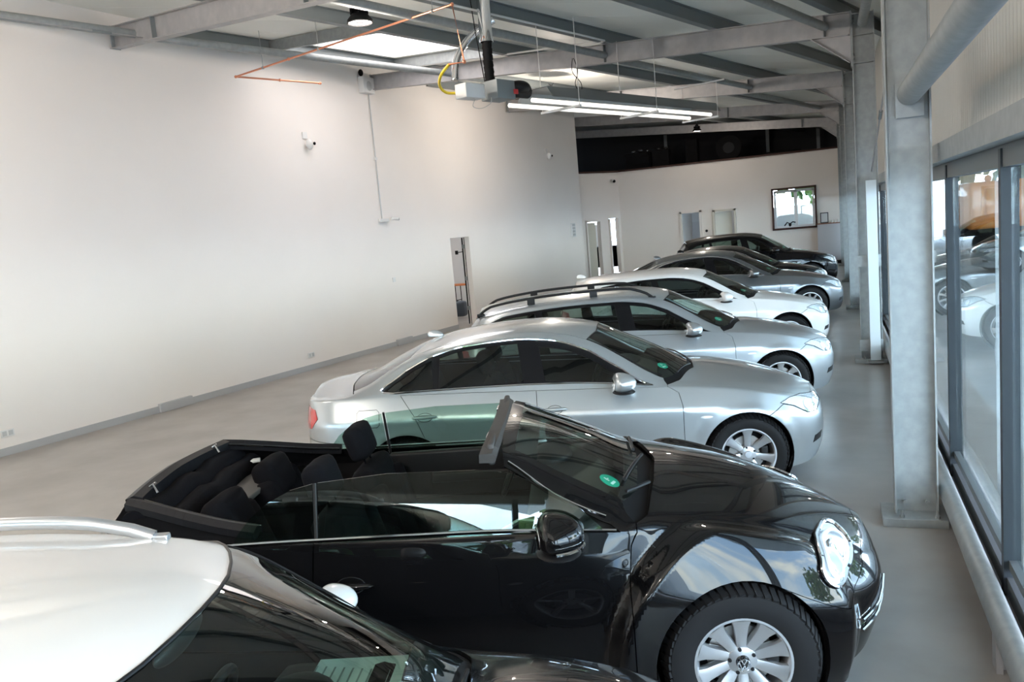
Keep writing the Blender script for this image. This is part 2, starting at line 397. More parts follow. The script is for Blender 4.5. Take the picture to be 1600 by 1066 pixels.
# ------------------------------------------------------------------ wheels
WCACHE = {}
def make_wheel(parent, loc, side, r=.317, rr_=.215, w_=.21, spokes=7, style='wide', rimmat=None, hub=None, name='wheel'):
    """axis along y; side=+1 left (outer face +y)"""
    key = (r, rr_, w_, spokes, style, rimmat and rimmat.name)
    if key not in WCACHE:
        Mx = Matrix.Rotation(R(90), 4, 'X')   # local z -> -y (outer face is -y)
        t = MB(); h = w_/2
        prof = [(rr_-.006, h*.80), (rr_+.012, h*.88), (rr_+(r-rr_)*.5, h*1.0), (r-.022, h*.93), (r-.006, h*.74), (r, h*.5), (r, -h*.5), (r-.006, -h*.74), (r-.022, -h*.93), (rr_+(r-rr_)*.5, -h), (rr_+.012, -h*.88), (rr_-.006, -h*.8)]
        t.lathe(prof, Mx, 56)
        # tread blocks on the shoulders and crown
        nb = 56
        for k in range(nb):
            a = 2*math.pi*k/nb
            for (hc, hw, rt) in ((h*.62, h*.40, r-.002), (0, h*.28, r+.001), (-h*.62, h*.40, r-.002)):
                m_ = Mx @ Matrix.Rotation(a+(.03 if hc == 0 else 0), 4, 'Z') @ Matrix.Translation((rt, 0, hc)) @ Matrix.Rotation(R(-22 if hc > 0 else 22 if hc < 0 else 0), 4, 'Y') @ Matrix.Rotation(R(12), 4, 'X')
                t.box((0, 0, 0), (.010, 2*math.pi*r/nb*.70, hw*1.7), mtx=m_)
        rim = MB(); f = h*.80
        rim.lathe([(rr_-.004, f-.002), (rr_+.004, f+.006), (rr_-.006, f+.006), (rr_-.016, f-.008), (rr_-.022, f-.03), (rr_-.028, -f+.01), (rr_-.004, -f)], Mx, 56)
        hubr = .062
        for k in range(spokes):
            a = 2*math.pi*k/spokes+math.pi/2; n_ = 9; vs = []; fs = []
            for i in range(n_):
                u = i/(n_-1); rad = hubr*.7+(rr_-.012-hubr*.7)*u
                if style == 'wide': hw = .021+.016*u+.030*max(0, u-.75)**1.2*2
                elif style == 'double': hw = .016+.006*u
                else: hw = .022+.010*u
                zf = f-.030+.030*u**1.6 if style != 'flat' else f-.012
                c = Vector((math.cos(a), math.sin(a), 0)); tt = Vector((-math.sin(a), math.cos(a), 0))
                for e, dz in ((-1, -.016), (-.86, -.002), (0, .003), (.86, -.002), (1, -.016), (.8, -.045), (-.8, -.045)):
                    vs.append((Mx @ (c*rad+tt*hw*e+Vector((0, 0, zf+dz))))[:])
            for i in range(n_-1):
                for j in range(7): fs.append((i*7+j, i*7+(j+1) % 7, (i+1)*7+(j+1) % 7, (i+1)*7+j))
            rim.add(vs, fs, True)
        rim.lathe([(0, f-.018), (hubr*.5, f-.018), (hubr, f-.026), (hubr+.012, f-.05), (hubr*.9, f-.08)], Mx, 32)
        bolts = []
        for k in range(5):
            a = 2*math.pi*k/5+.5; p = Mx @ Vector((.055*math.cos(a), .055*math.sin(a), f-.022))
            bolts.append(MB().lathe([(0, .004), (.008, .004), (.009, -.004)], Matrix.Translation(p) @ Mx, 10))
        cap = MB(); cap.lathe([(0, f-.008), (.028, f-.009), (.031, f-.014), (.031, f-.03)], Mx, 24)
        disc = MB(); disc.lathe([(.05, .01), (.145, .01), (.145, -.012), (.05, -.012)], Mx, 40, closed=True)
        disc.cur = 1; disc.lathe([(.0, -.03), (rr_-.03, -.03)], Mx, 40)
        cal = MB(); cal.box(Mx @ Vector((.13, 0, .02)), (.06, .07, .12), bev=.012)
        tm = t.build('wheel', M_RUB); a_ = [rim.build('rim', rimmat or M_ALLOY, tm, 30), *[bo.build('wheel_bolt', M_BLKPL, tm) for bo in bolts], cap.build('hub_cap', hub or M_ALLOY, tm), disc.build('brake_disc', [M_DISC, M_DARK], tm), cal.build('brake_caliper', M_BLKPL, tm)]
        WCACHE[key] = tm; w0 = tm; w0.parent = parent
    else:
        w0 = copy_tree(WCACHE[key], parent)
    w0.name = name; w0.location = loc; w0.rotation_euler = (0, 0, math.pi if side > 0 else 0)
    return w0

# ------------------------------------------------------------------ generic closed car
def blob_mirror(parent, x, y, z, sg, m, k=1.0, trim=None):
    Mx = Matrix.Rotation(R(-10)*sg, 4, 'Z')
    def fn(a, b, c):                             # flat rear face where the glass sits, rounded nose, squarish outline
        a2 = a*.42 if a < 0 else a; r_ = max(abs(b), abs(c), 1e-4)/max(math.hypot(b, c), 1e-4); q = 1/(r_**.16)
        return (a2, b*q*(1-.06*sg*c), c*q*(1.0 if c > 0 else .85)*(1-.16*b*sg))
    o = MB().ell((x, y*sg, z), (.135*k, .115*k, .085*k), Mx, 32, 20, fn).build('wing_mirror', m, parent)
    MB().prism([(-.04, -.02), (.04, -.02), (.045, .012), (-.03, .018)], (x+.02, (y-.22*k)*sg, z-.06), (x+.02, (y-.04)*sg, z-.06)).build('mirror_arm', M_BLKPL, o)
    MB().ell((x-.052*k, y*sg, z), (.008, .070*k, .048*k), Mx, 24, 12).build('mirror_glass', M_CHROME, o)
    MB().ell((x+.03, y*sg, z-.066*k), (.09*k, .105*k, .016), Mx, 20, 8).build('mirror_foot', M_BLKPL, o)
    if trim: MB().tube([(x+.135*k*math.cos(t)*.97, (y+.118*k*math.sin(t))*sg, z-.035) for t in [R(-80+10*i) for i in range(17)]], .007, 6).build('mirror_trim', trim, o)
    return o
def seat(parent, x, y, z0=.30, m=None, head=True, k=1.0):
    m = m or M_FAB
    c = MB(); c.box((x, y, z0+.10), (.52, .50, .17), bev=.06); c.box((x+.02, y-.23, z0+.15), (.46, .08, .14), bev=.035); c.box((x+.02, y+.23, z0+.15), (.46, .08, .14), bev=.035)
    s = c.build('seat', m, parent, 60)
    b = MB(); T = Matrix.Translation((x-.36, y, z0+.46)) @ Matrix.Rotation(R(-16), 4, 'Y')
    b.box(0, (.15, .48, .64), bev=.065, mtx=T)
    vs = []
    for sg in (-1, 1): b.box(0, (.13, .09, .50), bev=.04, mtx=T @ Matrix.Translation((.05, sg*.22, -.04)) @ Matrix.Rotation(R(-12*sg), 4, 'Z'))
    b.build('backrest', m, s, 60)
    if head:
        h = MB(); h.box(0, (.12, .27, .20), bev=.055, mtx=T @ Matrix.Translation((.0, 0, .45))); 
        for sg in (-1, 1): h.tube([T @ Vector((0, sg*.06, .28)), T @ Vector((0, sg*.06, .40))], .006, 6)
        h.build('headrest', m, s, 60)
    return s
def box_bev(c, d, b, mtx=None):  # bevelled box verts
    bm = bmesh.new(); bmesh.ops.create_cube(bm, size=1); bmesh.ops.scale(bm, vec=d, verts=bm.verts)
    bmesh.ops.bevel(bm, geom=bm.edges[:], offset=b, segments=3, affect='EDGES', profile=.6)
    bm.verts.index_update(); vs = [v.co.copy() for v in bm.verts]; fs = [[v.index for v in f.verts] for f in bm.faces]; bm.free(); return vs, fs
def steering(parent, x, y, z):
    Mx = Matrix.Translation((x, y, z)) @ Matrix.Rotation(R(-66), 4, 'Y'); s = MB()
    s.tube([Mx @ Vector((.18*math.cos(a*math.pi/16), .18*math.sin(a*math.pi/16), 0)) for a in range(32)], .015, 8, closed=True)
    s.ell(Mx.translation, (.075, .085, .03), Mx.to_3x3().to_4x4(), 16, 8)
    for a in (0, 180, 270): s.tube([Mx @ Vector((.05*math.cos(R(a+90)), .05*math.sin(R(a+90)), 0)), Mx @ Vector((.175*math.cos(R(a+90)), .175*math.sin(R(a+90)), 0))], .014, 6)
    s.tube([Mx @ Vector((0, 0, 0)), Mx @ Vector((0, 0, -.3))], .03, 8)
    return s.build('steering_wheel', M_BLKPL, parent)
def handle(C, panels, x, z, m, k=1.0):
    for sg, pn in zip((1, -1), panels):
        P, N = C.at('s', x, z, sg, .0)
        h = MB(); h.ell((0, 0, 0), (.105*k, .022, .017*k), None, 20, 10, lambda a, b, c: (a, b, c))
        o = h.build('door_handle', m, pn); o.location = P+N*.024; o.rotation_euler = (0, 0, 0)
        P2 = [C.at('s', x+.062*k*math.cos(t_), z+.034*k*math.sin(t_), sg, .001)[0]-P-N*.024 for t_ in [i*math.pi/12 for i in range(24)]]
        MB().tube(P2, .0022, 5, closed=True).build('handle_recess', M_BLKPL, o)
def text_sticker(C, parent, x, y, rad=.045):
    """round green emissions badge behind the windscreen"""
    P, N = C.at('t', x, y, -1, -.008); T = N.to_track_quat('Z', 'Y').to_matrix().to_4x4(); Mx = Matrix.Translation(P) @ T
    a = MB(); a.lathe([(0, .0), (rad, 0)], Mx, 24); o = a.build('emissions_sticker', M_GREEN, parent)
    b = MB()
    vecs = [((-.4, -.12), (.42, .02)), ((-.35, .18), (.3, .3))]
    up = (T.inverted() @ Vector((0, 0, 1))); 
    b.box(0, (rad*.8, rad*.28, .0008), mtx=Mx @ Matrix.Translation((0, -rad*.38, .0012)))
    b.box(0, (rad*.18, rad*.6, .0008), mtx=Mx @ Matrix.Translation((-rad*.1, rad*.3, .0012)))
    b.box(0, (rad*.5, rad*.14, .0008), mtx=Mx @ Matrix.Translation((0, rad*.28, .0012)))
    b.build('sticker_print', M_STW, o)
def closed_car(name, spec, paintm, label, cat, loc, th, group=None):
    g = dict(vh=2.35, vr=3.16, xA=-.60, xcow=-.30, xhdr=-1.22, xhc=-1.10, xd0=-.50, xB=-1.66, xR=-2.78, wb=2.76, Ra=.362, rw=.317, H1=(.30, .70), xh=.58, xhn=.74,
             vt=2.35, dloM=M_SATIN, handle_z=.80, rail=None, hdr=None, interior=M_FAB, two_door=False, splitz=.64)
    g.update(spec); G = type('G', (), g)
    hdr = G.hdr or [('v', G.xhc-.03, 3.5)]
    S = Surf(G.keys, G.xf, G.xr, G.nf, G.nr, G.offf, G.offr, G.pB, G.bC, [(0, G.rw, G.Ra, .012, .09), (-G.wb, G.rw, G.Ra, .012, .09)])
    root = empty(name, loc, R(th), label, cat, group); C = Car(S, root, paintm)
    zb = lambda x: float(S.k['ZB'](x)); a0 = lambda x, sgn: math.degrees(math.asin(max(-1, min(1, (zb(x)+.01-G.rw)/G.Ra))))
    af = a0(0, 1); ar = a0(-G.wb, 1); cx = G.Ra*math.cos(R(af)); xw = -G.wb
    # --- panels
    fl, frn = C.panel('front_fender', [('v', G.xd0, .0), *arc(0, G.rw, G.Ra, 180-af, 62), ('s', *G.H1), ('v', G.xh, G.vh), ('v', G.xA, G.vh), ('v', G.xA, 2.0), ('v', G.xd0-.02, 1.75), ('v', G.xd0, 1.2)], 'both')
    bump = C.panel('front_bumper', [*arc(0, G.rw, G.Ra, 62, af), ('v', cx, 0), ('v', G.xf, 0), ('v', G.xf, 4), ('v', G.xhn, 4), ('v', G.xhn-.03, 3.3), ('v', G.xh, G.vh), ('s', *G.H1)])
    hood = C.panel('bonnet', [('v', G.xA, G.vh), ('v', G.xA+.08, 2.9), ('v', G.xcow-.03, 3.5), ('v', G.xcow, 4), ('v', G.xhn, 4), ('v', G.xhn-.03, 3.3), ('v', G.xh, G.vh)], rim=.02, gap=.003)
    dr = []
    xdn = G.xd0; xd = xw+G.Ra*math.cos(R(ar))
    if G.two_door:
        dr.append(C.panel('front_door', [('v', xdn, .14), ('v', xdn, 1.2), ('v', xdn-.02, 1.75), ('v', G.xA, 2.0), ('v', G.xB, 2.0), ('v', G.xB+.03, .14)], 'both'))
        C.panel('rear_side_panel', [('v', G.xB+.03, .0), ('v', G.xB, 2.0), ('v', G.xR, 2.0), ('s', xw+.10, G.rw+G.Ra+.14), *arc(xw, G.rw, G.Ra, 62, ar)], 'both')
        C.panel('rocker_panel', [('v', -cx, 0), ('v', -cx, .14), ('v', G.xB+.03, .14), ('v', G.xB+.03, 0)], 'both', gap=.001)
    else:
        dr.append(C.panel('front_door', [('v', xdn, .14), ('v', xdn, 1.2), ('v', xdn-.02, 1.75), ('v', G.xA, 2.0), ('v', G.xB, 2.0), ('v', G.xB, .14)], 'both'))
        dr.append(C.panel('rear_door', [('v', G.xB, .14), ('v', G.xB, 2.0), ('v', G.xR, 2.0), ('s', xw+.10, G.rw+G.Ra+.14), *arc(xw, G.rw, G.Ra, 62, ar)], 'both'))
        C.panel('rocker_panel', [('v', -cx, 0), ('v', -cx, .14), ('v', xd, .14), ('v', xd, 0)], 'both', gap=.001)
    bside = [('v', G.xA, 2.0), ('v', G.xR, 2.0), ('s', xw+.10, G.rw+G.Ra+.14), *arc(xw, G.rw, G.Ra, 62, 128), ('s', G.xr+.42, G.splitz), ('s', G.xr+.10, G.splitz+.02), *G.tailside, ('v', G.xhdr, G.vr), ('v', G.xA-.02, 3.02), ('v', G.xA, G.vh)]
    bl, br = C.panel('body_side', bside, 'both', holes=[G.dlo])
    C.panel('rear_bumper', [*arc(xw, G.rw, G.Ra, 128, 180-ar), ('v', xw-G.Ra*math.cos(R(ar)), 0), ('v', G.xr, 0), ('v', G.xr, 1.15), ('s', G.xr+.10, G.splitz+.02), ('s', G.xr+.42, G.splitz)])
    C.panel('roof_panel', [('v', G.xhdr, G.vr), *hdr, ('v', G.xhc, 4), *G.roofrear], m=getattr(G, 'roofm', None))
    ws = C.panel('windscreen', [('v', G.xA-.01, 3.02), ('v', G.xA+.08, 3.12), ('v', G.xcow-.07, 3.6), ('v', G.xcow-.04, 4), ('v', G.xhc, 4), *hdr[::-1], ('v', G.xhdr, G.vr)], m=M_GLASSC, off=-.003, gap=.002, rim=0)
    C.line('windscreen_seal', [('v', G.xA-.03, 3.06), ('v', G.xhdr, G.vr), *hdr, ('v', G.xhc, 4)], .005, M_BLKPL, 0, 'merge', parent=ws)
    # dark frit band and cowl
    C.panel('cowl', [('v', G.xA, G.vh+.05), ('v', G.xA+.08, 2.9), ('v', G.xcow-.03, 3.5), ('v', G.xcow, 4), ('v', G.xcow-.13, 4), ('v', G.xcow-.16, 3.6), ('v', G.xA-.04, 3.25), ('v', G.xA-.06, 3.06)], m=M_DARK, off=-.012, gap=0)
    for sg in (1, -1):
        wp = S.path([('v', G.xcow-.05, 3.96 if sg > 0 else 3.6), ('v', G.xA+.10, 3.3 if sg > 0 else 3.15)], .010)*np.array([1, sg, 1])
        MB().tube(wp, .007, 6).build('wiper', M_BLKPL, root)
    C.panel('rear_window', G.backlight, m=M_GLASS, off=-.003, rim=0)
    C.panel('tail_lid' if not G.hatch else 'tailgate', G.lid)
    # --- glasshouse
    fr = C.panel('window_frame', G.dlo, 'both', m=G.dloM, off=-.004, gap=.001, holes=G.wins, rim=.01)
    for i, wn in enumerate(G.wins):
        C.panel('side_window', wn, 'both', m=G.wmat[i] if hasattr(G, 'wmat') else M_GLASS, off=-.010, gap=-.003, rim=0)
    if G.trim: C.line('window_trim', G.dlo, .0075, G.trim, .004, parent=fr, closed=True)
    # --- dark shell inside
    lin = [('v', G.xf-.10, .05), ('v', G.xf-.10, 2.0), ('v', G.xf-.14, 4), ('v', G.xcow-.02, 4), ('v', G.xA-.02, 3.0), ('v', G.xA-.1, 1.98), ('v', G.xr+.1, 1.98), ('v', G.xr+.1, .05), *arc(xw, G.rw, G.Ra+.01, 180-ar, ar), *arc(0, G.rw, G.Ra+.01, 180-af, af)]
    C.panel('inner_shell', lin, m=M_DARK, off=-.022, gap=0, rim=0, gx=.12, gv=.25)
    C.panel('headliner', [('v', G.xhdr-.02, 3.05), ('v', G.xhc-.05, 4), G.roofrear[0], (G.roofrear[-1][0], G.roofrear[-1][1], 3.05)], m=M_FABG, off=-.035, gap=0, rim=.0, gx=.12, gv=.25)
    C.panel('inner_pillar', [p for p in bside if True], m=M_SATIN, off=-.022, holes=[G.dlo], rim=0, gx=.12, gv=.25)
    # --- wheels, arches, floor
    yw = G.yw
    for x in (0, xw):
        for sg in (1, -1):
            make_wheel(root, (x, sg*yw, G.rw), sg, **G.wheel)
            a = MB(); Mx = Matrix.Translation((x, sg*(yw+.02), G.rw)) @ Matrix.Rotation(R(90*sg), 4, 'X')
            a.lathe([(G.Ra-.004, -.055), (G.Ra-.01, .36), (0, .36)], Mx, 40); a.build('wheel_arch_liner', M_DARK, root)
    f = MB(); wdt = 2*(yw-.02)
    f.box((xw/2, 0, .26), (G.wb-2*G.Ra-.02, wdt, .10), bev=.03); f.box((xw/2, 0, .27), (G.wb+1.2, 1.05, .08), bev=.03); f.box((xw+.35, 0, .5), (.5, 1.15, .3), bev=.05)
    f.box((-.55, 0, .55), (.25, 1.3, .55), bev=.05); f.box((.25, 0, .45), (.6, .9, .3), bev=.05); f.box((xw-.45, 0, .45), (.5, 1.0, .3), bev=.05); f.build('underbody', M_DARK, root)
    ztb = float(S.k['ZS'](-1.2))
    d = MB(); d.box((-.78, 0, ztb-.10), (.42, 1.36, .24), bev=.07); d.ell((-.86, .37, ztb+.01), (.14, .2, .07)); d.box((-1.25, 0, .48), (.9, .22, .28), bev=.05); d.build('dashboard', M_BLKPL, root, 60)
    steering(root, -1.12, .37, ztb-.03)
    for sg in (1, -1): seat(root, -1.62+G.seatx, sg*.36, .26, G.interior)
    b = MB(); b.box((xw+.42, 0, .46), (.5, 1.25, .18), bev=.06); T = Matrix.Translation((xw+.08, 0, .74)) @ Matrix.Rotation(R(-20), 4, 'Y'); b.box(0, (.16, 1.25, .62), bev=.06, mtx=T)
    for sg in (1, -1): b.box(0, (.10, .24, .15), bev=.04, mtx=T @ Matrix.Translation((0, sg*.38, .38)))
    b.build('rear_seat', G.interior, root, 60)
    if not G.hatch:
        b = MB(); b.box((xw-.25, 0, ztb-.0), (.5, 1.15, .03)); b.build('parcel_shelf', M_FABG, root)
    m_ = MB(); m_.ell((G.xhc-.10+G.seatx*.3, 0, float(S.P(S.x2q(G.xhc-.05), np.array(4.))[2])-.085), (.02, .12, .035)); m_.build('rear_view_mirror', M_BLKPL, root)
    # --- mirrors, handles, lights
    for sg, dd in zip((1, -1), dr[0]): blob_mirror(dd, G.mx, G.my, G.mz, sg, G.mirror_mat if hasattr(G, 'mirror_mat') else paintm, G.mk)
    handle(C, dr[0], G.xB+.14, G.handle_z, paintm)
    if len(dr) > 1: handle(C, dr[1], G.xR+.20 if not hasattr(G, 'hx2') else G.hx2, G.handle_z+.015, paintm)
    hl = C.panel('headlight', G.headlight, 'both', m=M_LENS, off=.002, rim=.012, gap=.001, dome=.010, gx=.03)
    C.line('headlight_outline', G.headlight, .003, M_BLKPL, .004, parent=hl, closed=True)
    for (x, z, r_) in G.lamps:
        for sg, hh in zip((1, -1), hl):
            P, N = C.at('s', x, z, sg, .010); T = Matrix.Translation(P) @ N.to_track_quat('Z', 'Y').to_matrix().to_4x4()
            MB().lathe([(0, .0), (r_*.55, .004), (r_*.75, .0), (r_*.85, .005), (r_, .004), (r_, -.01)], T, 24).build('lamp_bowl', M_LENSW, hh)
    C.panel('tail_light', G.taillight, 'both', m=M_RED, off=.003, rim=.012, gap=.001, dome=.008)
    if hasattr(G, 'fog'): C.panel('fog_lamp_recess', G.fog, 'both', m=M_BLKPL, off=.002, rim=.012)
    for gp in G.grille: C.panel('grille', gp, m=M_BLKPL, off=.004, rim=.015)
    if hasattr(G, 'grille_ring'): C.line('grille_surround', G.grille_ring, .012, M_CHROME, .008, closed=True, mode='both')
    if hasattr(G, 'fuelflap'): C.line('fuel_flap', G.fuelflap, .0022, M_DARK, .0, 'R', closed=True, parent=br)
    if hasattr(G, 'indicator'):
        for sg, hh in zip((1, -1), (fl, frn)):
            P, N = C.at('s', *G.indicator, sg, .001); o = MB().ell((0, 0, 0), (.05, .004, .011), None, 16, 8).build('side_marker', M_LENSW, hh); o.location = P
    if getattr(G, 'fin', None):
        x, zf = G.fin; o = MB().ell((x, 0, zf), (.075, .022, .05), None, 20, 10, lambda a, b, c: (a-.25*max(c, 0), b*(1-.5*max(c, 0)), max(c, -.2))).build('roof_antenna', G.finm if hasattr(G, 'finm') else paintm, root)
    if G.rail:
        x0, x1, zr_ = G.rail
        P = S.path([('v', x0, 3.17), ('v', x1, 3.17)], 0, .06)
        for sg in (1, -1):
            n = len(P); pts = []
            for i, p in enumerate(P):
                u = i/(n-1); lift = zr_*min(1, min(u, 1-u)*9)**.6; pts.append((p[0], p[1]*sg, p[2]+lift+.004))
            o = MB().tube(pts, G.rail_r if hasattr(G, 'rail_r') else .015, 10).build('roof_rail', G.railm, root)
            for uu_ in (.02, .34, .68, .98):
                i = int(uu_*(n-1)); p = P[i]; q_ = pts[i]
                MB().box(((p[0]), p[1]*sg, (p[2]+q_[2])/2), (.09, .03, max(.02, q_[2]-p[2])), bev=.006).build('rail_foot', G.railm, o)
    if hasattr(G, 'stick'): text_sticker(C, ws, *G.stick)
    return root, C
# ------------------------------------------------------------------ car specifications
def e90_keys(wagon=False):
    k = dict(
        ZT=[(.77, .70), (.70, .745), (.5, .815), (.2, .885), (-.1, .94), (-.30, .972), (-.36, 1.0), (-.6, 1.135), (-.9, 1.28), (-1.1, 1.375), (-1.3, 1.42), (-1.6, 1.45), (-1.9, 1.445), (-2.3, 1.41), (-2.62, 1.34), (-2.9, 1.23), (-3.2, 1.09), (-3.32, 1.055), (-3.6, 1.04), (-3.75, 1.01)],
        ZC=[(.77, .66), (.5, .775), (.2, .845), (-.1, .895), (-.4, .925), (-.60, .945), (-.75, 1.005), (-.95, 1.12), (-1.2, 1.25), (-1.45, 1.335), (-1.8, 1.375), (-2.2, 1.35), (-2.6, 1.28), (-2.9, 1.16), (-3.1, 1.06), (-3.3, 1.01), (-3.75, .965)],
        WC=[(.77, .62), (.2, .64), (-.3, .66), (-.60, .70), (-.9, .665), (-1.2, .61), (-1.5, .57), (-2.2, .555), (-2.7, .57), (-3.0, .61), (-3.3, .64), (-3.75, .60)],
        ZS=[(.77, .60), (.5, .71), (.2, .80), (-.1, .86), (-.4, .895), (-.6, .91), (-1.5, .945), (-2.5, .985), (-3, 1.0), (-3.5, .985), (-3.75, .955)],
        WS=[(.77, .76), (.3, .80), (-.2, .81), (-.6, .80), (-1.6, .81), (-2.8, .815), (-3.3, .80), (-3.75, .76)],
        WM=[(.77, .87), (.0, .895), (-.6, .895), (-1.6, .90), (-2.8, .905), (-3.75, .86)],
        ZM=[(.77, .50), (.3, .64), (0, .70), (-.6, .735), (-1.6, .755), (-2.8, .80), (-3.75, .78)],
        WB=[(.77, .80), (0, .84), (-3, .85), (-3.75, .80)],
        ZB=[(.77, .20), (.5, .17), (.3, .17), (-.5, .19), (-2.4, .20), (-3.1, .22), (-3.75, .28)])
    if wagon:
        k['ZT'] = [p for p in k['ZT'] if p[0] > -1.8] + [(-2.0, 1.455), (-2.6, 1.44), (-3.1, 1.395), (-3.45, 1.35), (-3.7, 1.30), (-3.76, 1.28)]
        k['ZC'] = [p for p in k['ZC'] if p[0] > -1.7] + [(-1.8, 1.375), (-2.4, 1.365), (-3.0, 1.32), (-3.4, 1.24), (-3.76, 1.16)]
        k['WC'] = [p for p in k['WC'] if p[0] > -1.6] + [(-2.4, .56), (-3.2, .55), (-3.76, .52)]
        k['WS'] = [p for p in k['WS'] if p[0] > -3] + [(-3.3, .80), (-3.76, .77)]
    return k
offf_b = [(.1, .10), (.3, .01), (.45, 0), (.6, .015), (.72, .06), (.9, .2)]
E90 = dict(keys=e90_keys(), xf=.77, xr=-3.75, nf=(.82, 2.5), nr=(.55, 3.0), offf=offf_b, offr=[(.1, .06), (.4, .0), (.6, .02), (.9, .05), (1.1, .06)], pB=1.12, bC=.012, hatch=False, yw=.775,
    wheel=dict(r=.317, rr_=.215, w_=.205, spokes=7, style='wide'), seatx=0,
    tailside=[('v', -3.68, 2.35), ('v', -3.20, 2.6), ('v', -3.22, 3.0), ('v', -2.74, 3.16)],
    roofrear=[('v', -2.62, 4), ('v', -2.66, 3.6), ('v', -2.74, 3.16)],
    backlight=[('v', -2.74, 3.16), ('v', -2.66, 3.6), ('v', -2.62, 4), ('v', -3.31, 4), ('v', -3.28, 3.4), ('v', -3.22, 3.0)],
    lid=[('v', -3.22, 3.0), ('v', -3.28, 3.4), ('v', -3.31, 4), ('v', -3.75, 4), ('v', -3.75, 1.4), ('v', -3.735, 1.45), ('v', -3.68, 2.35), ('v', -3.20, 2.6)],
    dlo=[('v', -.72, 2.16), ('v', -2.84, 2.08), ('v', -2.92, 2.14), ('v', -2.955, 2.28), ('v', -2.90, 2.48), ('v', -2.75, 2.74), ('v', -2.55, 2.89), ('v', -2.3, 2.95), ('v', -1.5, 2.95), ('v', -1.2, 2.90), ('v', -.95, 2.70)],
    wins=[[('v', -.94, 2.2), ('v', -1.58, 2.18), ('v', -1.62, 2.82), ('v', -1.40, 2.80), ('v', -1.2, 2.72), ('v', -1.02, 2.5)],
          [('v', -1.76, 2.17), ('v', -2.46, 2.14), ('v', -2.46, 2.83), ('v', -2.3, 2.88), ('v', -1.80, 2.88)],
          [('v', -2.51, 2.14), ('v', -2.82, 2.14), ('v', -2.88, 2.20), ('v', -2.90, 2.28), ('v', -2.84, 2.46), ('v', -2.70, 2.68), ('v', -2.53, 2.82)]],
    trim=M_CHROME, mx=-.99, my=.935, mz=.985, mk=1.0,
    headlight=[('s', .28, .715), ('s', .40, .675), ('s', .52, .60), ('s', .62, .585), ('s', .715, .63), ('s', .70, .69), ('s', .50, .735), ('s', .38, .74)],
    lamps=[(.52, .655, .04), (.62, .65, .035)],
    taillight=[('s', -3.70, .93), ('s', -3.55, .91), ('s', -3.52, .84), ('s', -3.60, .75), ('s', -3.735, .72)],
    grille=[[('v', .768, 2.2), ('v', .768, 3.6), ('v', .7699, 3.6), ('v', .7699, 2.2)]],
    fog=[('s', .56, .33), ('s', .66, .34), ('s', .67, .40), ('s', .58, .39)],
    fuelflap=[('s', -2.98, .90), ('s', -3.13, .90), ('s', -3.15, .88), ('s', -3.15, .78), ('s', -3.13, .76), ('s', -2.98, .76), ('s', -2.96, .78), ('s', -2.96, .88)],
    indicator=(-.32, .66), fin=(-2.58, 1.375), stick=(-.60, .50))
E90T = dict(E90); E90T.update(keys=e90_keys(True), xr=-3.76, nr=(.6, 3.2), offr=[(.1, .06), (.4, .0), (.65, .02), (.95, .08), (1.3, .40)], hatch=True, xR=-2.80,
    tailside=[('v', -3.70, 2.1), ('v', -3.66, 3.16)], roofrear=[('v', -3.60, 4), ('v', -3.60, 3.6), ('v', -3.52, 3.16)],
    backlight=[('v', -3.62, 3.16), ('v', -3.66, 3.6), ('v', -3.66, 4), ('v', -3.76, 4), ('v', -3.76, 2.3), ('v', -3.73, 2.3)],
    lid=[('v', -3.70, 2.1), ('v', -3.66, 3.16), ('v', -3.66, 4), ('v', -3.755, 4), ('v', -3.752, 3.0), ('v', -3.755, 1.4), ('v', -3.73, 1.45)],
    dlo=[('v', -.74, 2.16), ('v', -3.45, 2.12), ('v', -3.52, 2.3), ('v', -3.40, 2.66), ('v', -3.1, 2.86), ('v', -2.3, 2.9), ('v', -1.5, 2.9), ('v', -1.2, 2.85), ('v', -.95, 2.66)],
    wins=[[('v', -.94, 2.2), ('v', -1.58, 2.18), ('v', -1.62, 2.82), ('v', -1.40, 2.80), ('v', -1.2, 2.72), ('v', -1.02, 2.5)],
          [('v', -1.76, 2.17), ('v', -2.60, 2.16), ('v', -2.64, 2.81), ('v', -2.3, 2.83), ('v', -1.80, 2.83)],
          [('v', -2.68, 2.16), ('v', -3.40, 2.18), ('v', -3.44, 2.3), ('v', -3.34, 2.6), ('v', -3.1, 2.78), ('v', -2.72, 2.80)]],
    rail=(-1.35, -3.5, .07), railm=M_BLKPL, rail_r=.016, fin=None, trim=None, hx2=-2.62)
def lerpmap(a, b):
    a, b = zip(*sorted(zip(a, b))); return lambda x: float(np.interp(x, a, b)) if a[0] <= x <= a[-1] else (b[0]+x-a[0] if x < a[0] else b[-1]+x-a[-1])
